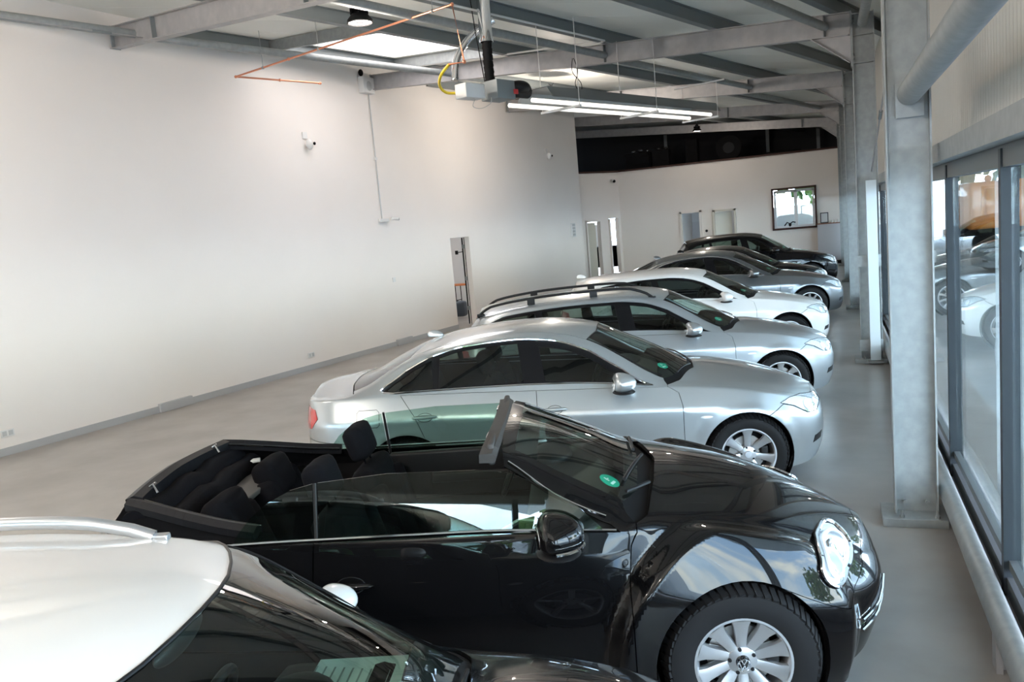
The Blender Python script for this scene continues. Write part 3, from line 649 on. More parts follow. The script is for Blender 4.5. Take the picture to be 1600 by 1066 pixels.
def morph(spec, xa, xb, za=(0, 1), zb=(0, 1), wk=1.0, **over):
    X = lerpmap(xa, xb); Z = lerpmap(za, zb); o = dict(spec)
    o['keys'] = {k: [(X(x), Z(v) if k[0] == 'Z' else v*wk) for x, v in L] for k, L in spec['keys'].items()}
    def tp(p): return (p[0], X(p[1]), Z(p[2]) if p[0] == 's' else p[2])
    for k in ('tailside', 'roofrear', 'backlight', 'lid', 'dlo', 'headlight', 'taillight', 'fog', 'fuelflap'):
        if k in o: o[k] = [tp(p) for p in o[k]]
    for k in ('wins', 'grille'): o[k] = [[tp(p) for p in w_] for w_ in o[k]]
    o['lamps'] = [(X(x), Z(z), r_) for x, z, r_ in o['lamps']]; o['indicator'] = (X(o['indicator'][0]), Z(o['indicator'][1]))
    for k, d in (('xA', -.60), ('xcow', -.30), ('xhdr', -1.22), ('xhc', -1.10), ('xd0', -.50), ('xB', -1.66), ('xR', -2.78), ('xh', .58), ('xhn', .74), ('hx2', None)):
        v = o.get(k, d)
        if v is not None: o[k] = X(v)
    o['xf'] = X(.77); o['xr'] = X(spec['xr']); o['mx'] = X(o['mx']); o['mz'] = Z(o['mz']); o['yw'] = spec['yw']*wk+.0; o['my'] = o['my']*wk; o['H1'] = (X(.30), Z(.70))
    o['offf'] = [(Z(z), v) for z, v in spec['offf']]; o['offr'] = [(Z(z), v) for z, v in spec['offr']]
    o['seatx'] = X(-1.62)+1.62
    if o.get('fin'): o['fin'] = (X(o['fin'][0]), Z(o['fin'][1]))
    if o.get('rail'): o['rail'] = (X(o['rail'][0]), X(o['rail'][1]), o['rail'][2])
    o['stick'] = (X(o['stick'][0]), o['stick'][1]); o.update(over); return o
# white three-door hatchback
F20 = morph(E90T, (.77, 0, -.3, -1.2, -2.0, -2.76, -3.76), (.79, 0, -.28, -1.16, -1.96, -2.69, -3.50), (0, .9, 1.0, 1.45), (0, .90, .99, 1.43), 1.0, wb=2.69, rail=None, two_door=True, xB=-1.92, fin=(-3.05, 1.395), trim=None,
    wins=[[('v', -.94, 2.2), ('v', -1.86, 2.18), ('v', -1.90, 2.82), ('v', -1.40, 2.80), ('v', -1.2, 2.72), ('v', -1.02, 2.5)], [('v', -1.98, 2.17), ('v', -2.95, 2.3), ('v', -2.98, 2.5), ('v', -2.7, 2.76), ('v', -2.2, 2.83), ('v', -2.0, 2.83)]],
    dlo=[('v', -.72, 2.16), ('v', -2.3, 2.08), ('v', -3.04, 2.25), ('v', -3.06, 2.55), ('v', -2.75, 2.82), ('v', -2.2, 2.9), ('v', -1.5, 2.9), ('v', -1.2, 2.85), ('v', -.93, 2.66)])
F10 = morph(E90, (.77, 0, -.3, -1.2, -2.0, -2.76, -3.75), (.83, 0, -.34, -1.32, -2.15, -2.97, -4.07), (0, .9, 1.42), (0, .93, 1.47), 1.02, wb=2.97, rw=.335, Ra=.38, trim=M_CHROME, wheel=dict(r=.335, rr_=.23, w_=.225, spokes=10, style='double'))
Q3 = morph(E90T, (.77, 0, -.3, -1.2, -2.0, -2.76, -3.76), (.88, 0, -.30, -1.15, -1.95, -2.60, -3.46), (0, .3, .62, .95, 1.45), (0, .36, .72, 1.08, 1.63), 1.01, wb=2.60, rw=.35, Ra=.40, rail=None, wheel=dict(r=.35, rr_=.235, w_=.235, spokes=5, style='wide'), yw=.78, splitz=.74,
    grille_ring=[('s', .87, .95), ('s', .87, .45)])
Q3.pop('grille_ring')
MINI = morph(E90T, (.77, 0, -.3, -.60, -1.2, -2.0, -2.76, -3.76), (.70, 0, -.30, -.46, -1.07, -1.9, -2.595, -3.38), (0, .9, .95, 1.25, 1.45), (0, .90, .96, 1.39, 1.54), .99, wb=2.595, rail=(-1.24, -3.0, .035), rail_r=.020, vr=2.95, xhdr=-1.20, xhc=-.88, hdr=[('v', -1.145, 2.98), ('v', -1.095, 3.05), ('v', -1.05, 3.14), ('v', -1.005, 3.27), ('v', -.955, 3.45), ('v', -.91, 3.65), ('v', -.888, 3.82)], railm=M_ALLOY, mx=-.91, my=.98, mz=1.01, mk=.74, wheel=dict(r=.325, rr_=.22, w_=.205, spokes=5, style='double'))
# ------------------------------------------------------------------ the hall
def struct(o, kind='structure'): o['kind'] = kind; return o
RA, RB, RC = 4.2315, -.09572, .01931          # underside of the rafters: z = RA + RB x + RC y
def roofz(x, y, off=0): return RA+RB*x+RC*y+off
EA = Vector((-.9455, .3256)); EU = Vector((.3256, .9455))
def ST(s, t, off=0):
    x = s*EA.x+t*EU.x; y = s*EA.y+t*EU.y; return Vector((x, y, roofz(x, y, off)))
def WX(y): return -9.8+.1204*(y-7.07)
COLY = [-.05+6.25*k for k in range(6)]

struct(MB().box((-6.5, 15, -.10), (16.0, 50, .20)).build('floor', M_FLOOR))
M_ASPH = mat('asphalt_yard', (.42, .43, .43), .9, noise=(2, 6, (.50, .51, .51), .3, .7))
struct(MB().box((22, 15, -.25), (90, 130, .2)).box((-40, 70, -.25), (80, 60, .2)).box((-40, -50, -.25), (80, 84, .2)).build('ground', M_ASPH))

def wall_poly(name, p0, p1, th, holes, zt, m, zb=0):
    """wall between plan points p0 and p1, thickness th on the left-hand side, holes (u0,u1,z0,z1) along it; zt is a function of (x, y)"""
    p0 = Vector(p0); p1 = Vector(p1); L = (p1-p0).length; d = (p1-p0)/L; n = Vector((-d.y, d.x))
    us = sorted(set([0, L]+[h[0] for h in holes]+[h[1] for h in holes])); b = MB()
    for a, c in zip(us[:-1], us[1:]):
        zz = [(zb, None)]
        hs = sorted([h for h in holes if h[0] <= a+1e-6 and h[1] >= c-1e-6], key=lambda h: h[2]); segs = []; z = zb
        for h in hs:
            if h[2] > z+1e-4: segs.append((z, h[2]))
            z = h[3]
        segs.append((z, None))
        for z0, z1 in segs:
            q = [p0+d*a, p0+d*c, p0+d*c+n*th, p0+d*a+n*th]
            vs = [(v.x, v.y, z0) for v in q]+[(v.x, v.y, z1 if z1 is not None else zt(v.x, v.y)) for v in q]
            b.add(vs, [(0, 3, 2, 1), (4, 5, 6, 7), (0, 1, 5, 4), (1, 2, 6, 5), (2, 3, 7, 6), (3, 0, 4, 7)])
    return struct(b.build(name, m))
dk = lambda x, y: roofz(x, y, .50)
yA, yB = -5.0, 26.15
LL = math.hypot(yB-yA, .1204*(yB-yA)); kk = LL/(yB-yA)
wall_poly('wall_left', (WX(yA), yA), (WX(yB), yB), .22, [((18.12-yA)*kk, (19.05-yA)*kk, 0, 2.19)], dk, M_WHITE)
wall_poly('wall_return', (WX(yB)-.01, yB+.002), (-15.0, yB+.002), -.2, [], dk, M_WHITE)
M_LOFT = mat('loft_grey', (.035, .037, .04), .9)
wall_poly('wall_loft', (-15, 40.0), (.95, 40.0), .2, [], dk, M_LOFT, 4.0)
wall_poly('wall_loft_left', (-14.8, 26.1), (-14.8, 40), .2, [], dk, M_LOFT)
# far partition with its angled corner, doors and window
FY = 33.0
Z415 = lambda x, y: 4.15
wall_poly('wall_back', (-7.8, FY), (.62, FY), .16, [(2.37, 3.19, 0, 2.36), (3.64, 4.50, 0, 2.32), (5.87, 7.37, 1.40, 2.86)], Z415, M_WHITE)
wall_poly('wall_back_angled', (-10.6, 28.33), (-7.8, FY), .14, [(3.48, 4.28, 0, 2.34), (4.74, 5.30, 0, 2.35)], Z415, M_WHITE)
M_BROWN = mat('loft_edge_board', (.05, .018, .012), .7)
struct(MB().box((-3.6, FY+.05, 4.18), (8.5, .28, .06)).build('trim_1', M_BROWN))
d_ = Vector((2.8, 4.67)); d_.normalize(); ang = math.atan2(d_.y, d_.x)
struct(MB().box((-9.2-.03, 30.66+.02, 4.18), (5.5, .26, .06), ang).build('trim_2', M_BROWN))
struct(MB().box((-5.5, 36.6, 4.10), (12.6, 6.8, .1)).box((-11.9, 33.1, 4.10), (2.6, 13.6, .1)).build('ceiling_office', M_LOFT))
# skirting
def along(y0, y1, off, z0, z1, th, name, m):
    a = Vector((WX(y0), y0)); b = Vector((WX(y1), y1)); d = (b-a).normalized(); n = Vector((d.y, -d.x))
    q = [a+n*off, b+n*off, b+n*(off+th), a+n*(off+th)]; vs = [(v.x, v.y, z) for z in (z0, z1) for v in q]
    return MB().add(vs, [(0, 3, 2, 1), (4, 5, 6, 7), (0, 1, 5, 4), (1, 2, 6, 5), (2, 3, 7, 6), (3, 0, 4, 7)]) or None
def wallbox(name, y0, y1, z0, z1, th, m, off=.0, parent=None, bev=0):
    a = Vector((WX((y0+y1)/2), (y0+y1)/2)); ang = math.atan2(1, .1204); n = Vector((math.sin(ang), -math.cos(ang)))
    c = a+n*(off+th/2); return MB().box((c.x, c.y, (z0+z1)/2), ((y1-y0)*kk, th, z1-z0), ang, bev).build(name, m, parent)
struct(wallbox('baseboard_left', -4.9, 18.12, 0, .10, .015, M_GREYTRIM)); struct(wallbox('baseboard_rear', 19.05, 26.1, 0, .10, .015, M_GREYTRIM))
struct(MB().box((-.8, FY-.01, .06), (2.6, .02, .12)).build('baseboard_back', M_GREYTRIM))
for i, (y0, y1, lb) in enumerate(((9.45, 10.05, 'grey junction box cover on the skirting of the left white wall'), (15.55, 16.1, 'grey junction box cover on the skirting behind the silver saloon tail'))):
    tag(wallbox('skirting_box', y0, y1, 0.0, .135, .06, M_GREYTRIM, .0, bev=.006), lb, 'cable box')

# ceiling deck with the skylight opening
def deck():
    b = MB(); s0, s1, t0, t1 = 9.75, 12.15, 8.9, 11.5
    S_ = [-5, s0, s1, 26]; T_ = [-9, t0, t1, 45]
    for i in range(3):
        for j in range(3):
            if i == 1 and j == 1: continue
            q = [(S_[i], T_[j]), (S_[i+1], T_[j]), (S_[i+1], T_[j+1]), (S_[i], T_[j+1])]
            vs = [ST(a, c, .50) for a, c in q]+[ST(a, c, .60) for a, c in q]
            b.add(vs, [(0, 3, 2, 1), (4, 5, 6, 7), (0, 1, 5, 4), (1, 2, 6, 5), (2, 3, 7, 6), (3, 0, 4, 7)])
    o = b.build('ceiling', M_DECK); struct(o)
    # ribs of the sheet run along the rafters
    m = M_DECK; n = m.node_tree.nodes; L = m.node_tree.links; t = n.new('ShaderNodeTexCoord'); mp_ = n.new('ShaderNodeMapping'); mp_.inputs['Rotation'].default_value = (0, 0, R(71-90))
    wv = n.new('ShaderNodeTexWave'); wv.bands_direction = 'Y'; wv.inputs['Scale'].default_value = .32; wv.inputs['Distortion'].default_value = 0; wv.wave_profile = 'SAW'
    L.new(t.outputs['Object'], mp_.inputs[0]); L.new(mp_.outputs[0], wv.inputs[0]); rp = n.new('ShaderNodeValToRGB'); rp.color_ramp.elements[0].position = .0; rp.color_ramp.elements[1].position = .03
    L.new(wv.outputs[0], rp.inputs[0]); bp = n.new('ShaderNodeBump'); bp.inputs['Strength'].default_value = .6; bp.inputs['Distance'].default_value = .02; L.new(rp.outputs[0], bp.inputs['Height']); L.new(bp.outputs[0], n['Principled BSDF'].inputs['Normal'])
    return o
deck()
M_SKY = D.materials.new('opal_skylight'); M_SKY.use_nodes = True; n = M_SKY.node_tree.nodes; L = M_SKY.node_tree.links; n.clear()
oo = n.new('ShaderNodeOutputMaterial'); tr = n.new('ShaderNodeBsdfTranslucent'); tr.inputs[0].default_value = (.66, .58, .50, 1); L.new(tr.outputs[0], oo.inputs[0])
sk = empty('skylight', ST(11, 10.6, .6), 0, 'bright white opal skylight dome in the roof beside the left wall', 'skylight')
def rel(o, root):
    o.parent = root; o.matrix_parent_inverse = root.matrix_basis.inverted(); return o
b = MB(); q = [ST(a, c, .56) for a, c in ((9.7, 8.85), (12.2, 8.85), (12.2, 11.55), (9.7, 11.55))]; b.add(q+[v+Vector((0, 0, .02)) for v in q], [(0, 3, 2, 1), (4, 5, 6, 7), (0, 1, 5, 4), (1, 2, 6, 5), (2, 3, 7, 6), (3, 0, 4, 7)]); rel(b.build('dome', M_SKY), sk)
b = MB()
for (a, c), (a2, c2) in (((9.7, 8.85), (12.2, 8.85)), ((12.2, 8.85), (12.2, 11.55)), ((12.2, 11.55), (9.7, 11.55)), ((9.7, 11.55), (9.7, 8.85))):
    b.prism([(-.03, -.01), (.03, -.01), (.03, .05), (-.03, .05)], ST(a, c, .60), ST(a2, c2, .60))
rel(b.build('curb', mat('skylight_curb', (.75, .76, .76), .5)), sk)

# ---- steel frames
def isec(w, h, tf=.012, tw=.010):
    a, b = w/2, h/2
    return [(-a, -b), (a, -b), (a, -b+tf), (tw/2, -b+tf), (tw/2, b-tf), (a, b-tf), (a, b), (-a, b), (-a, b-tf), (-tw/2, b-tf), (-tw/2, -b+tf), (-a, -b+tf)]
ordn = ['nearest', 'second', 'third', 'fourth', 'fifth', 'sixth']
def column(k, y):
    x0, x1 = .37, .645; xc = (x0+x1)/2; root = empty('steel_column', (xc, y, 0), 0, ['galvanised steel column behind the viewer', 'large galvanised steel column closest to the right glazing, on a wide base plate', 'second steel column along the window wall, beside a square white post', 'third steel column along the window wall, past the square post', 'fourth steel column along the window wall, before the black SUV', 'farthest steel column, by the back partition wall'][k], 'column', 'steel columns along the window wall')
    zt = roofz(xc, y, .29)
    b = MB(); b.prism([(p[1], p[0]) for p in isec(.15, x1-x0, .011, .008)], (xc, y, .06), (xc, y, zt), up=(0, 1, 0)); rel(b.build('shaft', M_GALV), root)
    b = MB(); b.box((xc-.02, y-.02, .03), (.41, .34, .06), bev=.004); bp = rel(b.build('base_plate', M_GALV), root)
    for dx in (-.07, .07):
        bb = MB(); bb.lathe([(0, .018), (.014, .018), (.014, 0), (.022, 0), (.022, -.004)], Matrix.Translation((xc+dx, y-.012, .13)) @ Matrix.Rotation(R(90), 4, 'X'), 6, False)
        o = bb.build('bolt', M_GALV, bp)
    for dx in (-.10, .12):
        bb = MB(); bb.lathe([(0, .05), (.009, .05), (.009, .02), (.017, .02), (.017, 0)], Matrix.Translation((xc+dx, y-.15, .06)), 6, False); o = bb.build('anchor_bolt', M_GALV, bp)
    # stiffeners at the rafter
    st_ = MB(); z0 = roofz(xc, y, 0)
    for z in (z0-.36, z0+.0, z0+.27): rel(MB().box((xc, y-.038, z), (x1-x0-.02, .07, .012)).build('stiffener_plate', M_GALV), root)
    st_.box((x0-.008, y, z0-.04), (.016, .15, .72)); rel(st_.build('head_plate', M_GALV), root)
    for z in (z0-.30, z0-.24, z0+.16, z0+.22):
        bb = MB(); bb.lathe([(0, .03), (.013, .03), (.013, 0), (0, 0)], Matrix.Translation((x0, y-.045, z)) @ Matrix.Rotation(R(90), 4, 'Y'), 6, False); rel(bb.build('bolt', M_PURL), root)
    return root
for k, y in enumerate(COLY): column(k, y)
def raft(k, y):
    a = Vector((.36, y)); s = a.x*EA.x+a.y*EA.y
    # end at the left wall (or deep in the loft)
    L_ = 0
    while True:
        p = a+EA*L_
        if (p.y < yB+.6 and p.x < WX(p.y)+.06) or p.x < -14.6: break
        L_ += .02
    p0 = Vector((a.x, a.y, roofz(a.x, a.y, .15))); p1 = Vector((p.x, p.y, roofz(p.x, p.y, .15)))
    root = empty('steel_rafter', p0, 0, ['steel roof beam behind the viewer', 'nearest inclined steel roof beam, top left of the photo, ending at the white wall', 'steel roof beam crossing above the gas heater front, second from the viewer', 'third steel roof beam, crossing behind the heater hood', 'fourth steel roof beam, just before the dark loft', 'fifth steel roof beam, in the dark above the loft'][k], 'roof beam', 'inclined steel roof beams')
    rel(MB().prism(isec(.14, .30), p0, p1).build('beam', M_GALVR), root)
    d = (p1-p0).normalized()
    g = MB(); q0 = p0-Vector((0, 0, .15)); n = Vector((EU.x, EU.y, 0))*.006
    tri = [q0, q0+d*.52, q0+Vector((0, 0, -.36))]; g.add([v-n for v in tri]+[v+n for v in tri], [(0, 1, 2), (5, 4, 3), (0, 3, 4, 1), (1, 4, 5, 2), (2, 5, 3, 0)])
    g.prism([(-.07, -.006), (.07, -.006), (.07, .006), (-.07, .006)], q0+d*.52, q0+Vector((0, 0, -.36))); rel(g.build('haunch', M_GALVR), root)
    
    for s_ in (4.05, 7.6, 10.9) if k in (1, 2) else (4.5, 7.75, 11):
        pp = p0+d*(s_-s); 
        if (pp-p0).length < (p1-p0).length and s_ > s+.2: rel(MB().prism([(-.006, -.07), (.006, -.07), (.006, .07), (-.006, .07)], pp-Vector((0, 0, .14)), pp+Vector((0, 0, .14)), up=(-d.y, d.x, 0)).build('stiffener_plate', M_PURL), root)
    if k in (1, 2, 3): rel(MB().box(p1+Vector((.02, 0, 0)), (.14, .012, .32), math.atan2(1, .1204)).build('end_plate', M_GALV), root)
    return p0, p1
RF = [raft(k, y) for k, y in enumerate(COLY)]
PS = [.4, 2.15, 3.9, 5.66, 7.5, 9.5, 12.3, 13.8]
def hallclip(s, off=.4):
    # t-range of a purlin inside the hall
    ts = [t/10 for t in range(-80, 450)]; ok = []
    for t in ts:
        p = ST(s, t)
        if p.x < .95 and p.y > -4.8 and (p.x > WX(p.y)+.02 if p.y < yB else p.x > -14.6) and p.y < 39.8: ok.append(t)
    return (min(ok), max(ok)) if ok else None
for i, s in enumerate(PS):
    c = hallclip(s)
    if not c or c[1]-c[0] < 1: continue
    tag(MB().prism(isec(.11, .195, .010, .008), ST(s, c[0], .40), ST(s, c[1], .40)).build('roof_purlin', M_PURL), ['dark steel purlin nearest the upper right corner by the window wall', 'dark steel purlin, second from the window wall', 'dark steel purlin above the pipe brace near the columns', 'dark steel purlin running down the middle right of the roof', 'dark steel purlin carrying the white cable above the heater', 'dark steel purlin along the right edge of the skylight', 'steel purlin along the left edge of the skylight', 'steel purlin deepest left, over the recess beyond the white wall'][i], 'purlin', 'roof purlins')
for t, lb_ in ((8.8, 'pale steel trimmer along the near edge of the skylight'), (11.65, 'pale steel trimmer along the far edge of the skylight')): tag(MB().prism([(-.03, -.09), (.03, -.09), (.03, .09), (-.03, .09)], ST(9.55, t, .40), ST(12.35, t, .40)).build('skylight_trimmer', M_GALV), lb_, 'steel trimmer')
def pipe(s, t0, t1, off, lb, r=.057, m=None, s1=None):
    return tag(MB().tube([ST(s, t0, off), ST(s if s1 is None else s1, t1, off)], r, 20).build('bracing_pipe', m or M_GALV), lb, 'pipe', 'tubular roof braces')
tt = lambda k, s: (RF[k][0].x*EU.x+RF[k][0].y*EU.y)
pipe(4.05, tt(1, 0), tt(2, 0), .15, 'steel tube brace running down to the second beam near the columns')
pipe(7.6, tt(1, 0), tt(2, 0), .13, 'steel tube brace crossing behind the flue to the second beam')
pipe(7.7, tt(2, 0), tt(3, 0), .13, 'steel tube brace between the second and third beams above the heater')
pipe(8.3, tt(3, 0), tt(4, 0), .13, 'steel tube brace in the bay between third and fourth beams')
pipe(11.45, 3.5, tt(1, 0), .14, 'steel tube brace in the top left corner along the white wall')
pipe(11.45, tt(1, 0), tt(2, 0), .12, 'steel tube brace below the skylight along the white wall', s1=10.95)
br = empty('wall_brace_pipe', (.52, 6.15, 2.92), 0, 'thick steel tube brace running from the big column towards the viewer at upper right', 'pipe')
rel(MB().tube([(.52, 6.17, 2.92), (.52, -.05, 2.92)], .075, 28).build('tube', M_GALV), br); rel(MB().box((.52, 6.16, 2.88), (.17, .012, .22)).build('end_plate', M_GALV), br)
pz = roofz(.5, 12.45, .18)
tag(MB().tube([(.50, 6.3, pz-.05), (.50, 12.3, pz-.05)], .06, 20).build('bracing_pipe', M_GALV), 'steel tube brace high up between the big column and the second column', 'pipe')
def rod(a, b_, r, lb, name='tension_rod'):
    a = Vector(a); b_ = Vector(b_); root = empty(name, a, 0, lb, 'tension rod'); rel(MB().tube([a, b_], r, 8).build('rod', M_GALVR), root)
    m = a.lerp(b_, .62); d = (b_-a).normalized(); rel(MB().tube([m-d*.12, m+d*.12], r*2, 10).build('turnbuckle', M_PURL), root)
rod((.56, 6.3, 4.0), (.56, 12.3, 2.62), .010, 'thin diagonal tension rod with turnbuckle between first and second columns'); rod((.56, 12.55, 2.8), (.56, 18.6, 4.3), .010, 'thin diagonal tension rod between second and third columns')
rod(ST(11.35, 3.7, .10), ST(11.2, 6.5, .06), .008, 'thin roof tension rod in the top left corner by the wall')

# ---- window wall on the right
XG = .84
wall_poly('wall_right', (.90, 41), (.90, -5.2), .12, [(0, 3.0, 0, .0)], dk, M_DECK, zb=2.60) if False else None
M_CLAD = mat('cladding_panel', (.60, .585, .54), .6)
n = M_CLAD.node_tree.nodes; L = M_CLAD.node_tree.links; t_ = n.new('ShaderNodeTexCoord'); sx = n.new('ShaderNodeSeparateXYZ'); L.new(t_.outputs['Object'], sx.inputs[0])
mm = n.new('ShaderNodeMath'); mm.operation = 'FRACT'; m2 = n.new('ShaderNodeMath'); m2.operation = 'MULTIPLY'; m2.inputs[1].default_value = 11; L.new(sx.outputs['Y'], m2.inputs[0]); L.new(m2.outputs[0], mm.inputs[0])
cr = n.new('ShaderNodeValToRGB'); cr.color_ramp.elements[0].position = .0; cr.color_ramp.elements[1].position = .12; e_ = cr.color_ramp.elements.new(.88); e_.color = (1, 1, 1, 1); e2 = cr.color_ramp.elements.new(1.); e2.color = (0, 0, 0, 1)
cr.color_ramp.elements[0].color = (0, 0, 0, 1); cr.color_ramp.elements[1].color = (1, 1, 1, 1); L.new(mm.outputs[0], cr.inputs[0]); bp = n.new('ShaderNodeBump'); bp.inputs['Strength'].default_value = 1; bp.inputs['Distance'].default_value = .012
L.new(cr.outputs[0], bp.inputs['Height']); L.new(bp.outputs[0], n['Principled BSDF'].inputs['Normal'])
def slab(name, x0, x1, y0, y1, zlo, zhi, m, kind='structure'):
    vs = [(x0, y0, zlo), (x1, y0, zlo), (x1, y1, zlo), (x0, y1, zlo)]; vs += [(a, b_, zhi(a, b_) if callable(zhi) else zhi) for a, b_, c in vs]
    o = MB().add(vs, [(0, 3, 2, 1), (4, 5, 6, 7), (0, 1, 5, 4), (1, 2, 6, 5), (2, 3, 7, 6), (3, 0, 4, 7)]); return o
def slabo(*a, **k):
    b = MB(); x0, x1, y0, y1, zlo, zhi = a[1:7]; vs = [(x0, y0, zlo), (x1, y0, zlo), (x1, y1, zlo), (x0, y1, zlo)]; vs += [(p, q_, zhi(p, q_) if callable(zhi) else zhi) for p, q_, c in vs]
    b.add(vs, [(0, 3, 2, 1), (4, 5, 6, 7), (0, 1, 5, 4), (1, 2, 6, 5), (2, 3, 7, 6), (3, 0, 4, 7)]); o = b.build(a[0], a[7]); return struct(o) if k.get('s', True) else o
slabo('wall_right', .92, 1.02, -5.2, 41, 2.62, dk, M_CLAD)
tag(MB().prism([(-.05, -.06), (.05, -.06), (.05, -.05), (-.04, -.05), (-.04, .05), (.05, .05), (.05, .06), (-.05, .06)], (.74, -5, 2.525), (.74, 33, 2.525)).build('lintel_beam', M_GALV), 'horizontal steel lintel beam over the right glazing', 'steel beam')
M_FR = mat('grey_window_frame', (.10, .11, .115), .5)
# frames
yy = [4.72-2.05*4.75+2.05*i for i in range(0)]
MULL = [y for y in [4.72+2.03*i for i in range(-4, 15)] if -4.5 < y < 32.5]
fr = struct(MB().box((XG, 14, .20), (.07, 38.0, .10)).box((XG, 14, .32), (.05, 38.0, .05)).box((XG, 14, 2.44), (.08, 38.0, .16)).build('window_1', M_FR))
for i, y in enumerate(MULL):
    w_ = .09; b = MB(); b.box((XG-.01, y, 1.30), (.08, .06, 2.3)); b.box((XG+.005, y+.075, 1.30), (.05, .05, 2.3)); o = b.build('mullion', M_ANTH, fr)
for y0, y1 in zip([-4.9]+MULL, MULL+[32.9]):
    MB().box((XG, (y0+y1)/2+.04, 1.35), (.012, y1-y0-.16, 2.02)).build('pane', M_PANE, fr)
    if False: pass
struct(MB().box((.83, 14, .075), (.14, 38, .15)).build('trim_3', M_GALVR))
gr = empty('guard_rail', (.71, 4.2, 0), 0, 'low galvanised tubular rail on short feet along the foot of the right glazing', 'guard rail')
rel(MB().prism([(.055*math.cos(a), .085*math.sin(a)) for a in [i*math.pi/10 for i in range(20)]], (.715, -4.9, .19), (.715, 32.8, .19), smooth=True).build('rail', M_GALV), gr)
for y in (-1.9, 4.2, 10.4, 16.6, 22.8): rel(MB().box((.68, y, .085), (.03, .10, .17)).box((.715, y, .1), (.05, .012, .2)).build('rail_foot', M_GALVR), gr)
# square post and door portal by the second column
po = empty('square_post', (.54, 12.22, 0), 0, 'white square steel post standing in front of the second column', 'post')
rel(MB().box((.545, 12.24, 1.28), (.13, .13, 2.44)).build('post_tube', mat('pale_steel', (.62, .68, .70), .4, .2)), po); rel(MB().box((.545, 12.24, .035), (.2, .2, .03)).build('post_foot', M_GALV), po)
for y, z in ((12.34, .25), (12.34, 1.42)): rel(MB().box((.5, 12.31, z), (.30, .02, .16)).build('post_clamp', M_GALV), po)

# ---- glazed front behind the viewer and side returns
YF = -5.0
slabo('wall_front', -14, .95, YF-.15, YF, 3.35, dk, mat('dark_front_wall', (.06, .06, .062), .8)); slabo('wall_front_sill', -14, .95, YF-.15, YF, 0, 1.05, mat('dark_front_wall', (.06, .06, .062), .8))
fr2 = struct(MB().box((-6.6, YF, 1.1), (14.9, .08, .1)).box((-6.6, YF, 3.3), (14.9, .08, .12)).build('window_2', M_FR))
xs = [-14+2.4*i for i in range(7)]
for x in xs: MB().box((x, YF, 2.2), (.08, .09, 2.2)).build('mullion', M_ANTH, fr2)
for a, c in zip(xs[:-1], xs[1:]): MB().box(((a+c)/2, YF, 2.2), (c-a-.08, .012, 2.15)).build('pane', M_PANE, fr2)
slabo('wall_side', .80, .95, 32.6, 41, 0, dk, M_WHITE)

# ---- openings in the far walls
M_DFR = mat('door_frame_cream', (.62, .58, .50), .5); M_OFF = mat('office_white', (.75, .76, .76), .8); M_DLEAF = mat('door_leaf', (.62, .66, .70), .5)
def opening_frame(name, x0, x1, z1, m, w_=.07): return MB().box((x0+w_/2, FY-.01, z1/2), (w_, .20, z1)).box((x1-w_/2, FY-.01, z1/2), (w_, .20, z1)).box(((x0+x1)/2, FY-.01, z1-w_/2), (x1-x0, .20, w_)).build(name, m)
d1 = struct(opening_frame('door_1', -5.43, -4.61, 2.36, M_WHITE)); MB().box((-5.25, FY+.45, 1.14), (.05, .78, 2.25), R(-18)).build('door_leaf', M_DLEAF, d1)
slabo('wall_office_niche', -5.6, -4.45, 34.05, 34.12, 0, 4.0, mat('niche_blue', (.45, .52, .60), .8))
pf = tag(MB().box((-4.98, 34.035, 2.1), (.42, .03, .36)).build('notice_board', mat('paper_notice', (.5, .58, .66), .7)), 'small framed notice seen through the left back doorway', 'notice')
d2 = struct(opening_frame('door_2', -4.16, -3.30, 2.32, M_DFR))
tag(MB().tube([(-4.43, FY-.02, 1.55), (-4.43, FY-.06, 1.55)], .05, 14).build('fire_bell', M_DARK), 'small round black fitting between the two back doorways', 'wall fitting')
MB().box((-3.85, FY+.1, 1.12), (.04, .75, 2.2), R(-70)).build('door_leaf', mat('door_cream', (.72, .70, .62), .5), d2)
def ap(u, off, z): p = Vector((-10.6, 28.33))+d_*u+Vector((-d_.y, d_.x))*off; return (p.x, p.y, z)
d3 = struct(MB().box(ap(3.51, .03, 1.17), (.07, .2, 2.34), ang).box(ap(4.25, .03, 1.17), (.07, .2, 2.34), ang).box(ap(3.88, .03, 2.31), (.8, .2, .07), ang).build('door_3', M_WHITE))
MB().box(ap(3.78, .02, 1.13), (.46, .04, 2.24), ang).build('door_leaf', mat('door_beige', (.55, .52, .43), .5), d3)
d4 = struct(MB().box(ap(4.77, .03, 1.17), (.06, .2, 2.35), ang).box(ap(5.27, .03, 1.17), (.06, .2, 2.35), ang).build('door_4', M_WHITE))
M_DRK2 = mat('dark_coat', (.02, .03, .045), .8)
tag(MB().box(ap(5.1, .45, .8), (.35, .15, 1.3), ang, .05).build('dark_jacket', M_DRK2), 'dark jacket hanging inside the narrow doorway of the angled wall', 'jacket')
tag(MB().box(ap(4.9, .9, 1.7), (.3, .02, .9), ang).build('wall_chart', M_OFF), 'white chart inside the narrow doorway of the angled wall', 'poster')
w3 = struct(MB().box((-1.18, FY-.03, 1.385), (1.58, .12, .07)).box((-1.18, FY-.03, 2.875), (1.58, .12, .07)).box((-1.94, FY-.03, 2.13), (.07, .12, 1.56)).box((-.42, FY-.03, 2.13), (.07, .12, 1.56)).build('window_3', M_BROWN))
MB().box((-1.18, FY+.06, 1.46), (1.44, .06, .07)).box((-1.18, FY+.06, 2.78), (1.44, .06, .09)).box((-1.86, FY+.06, 2.13), (.07, .06, 1.3)).box((-.50, FY+.06, 2.13), (.07, .06, 1.3)).box((-1.12, FY+.06, 2.13), (.12, .06, 1.3)).build('casement', M_OFF, w3)
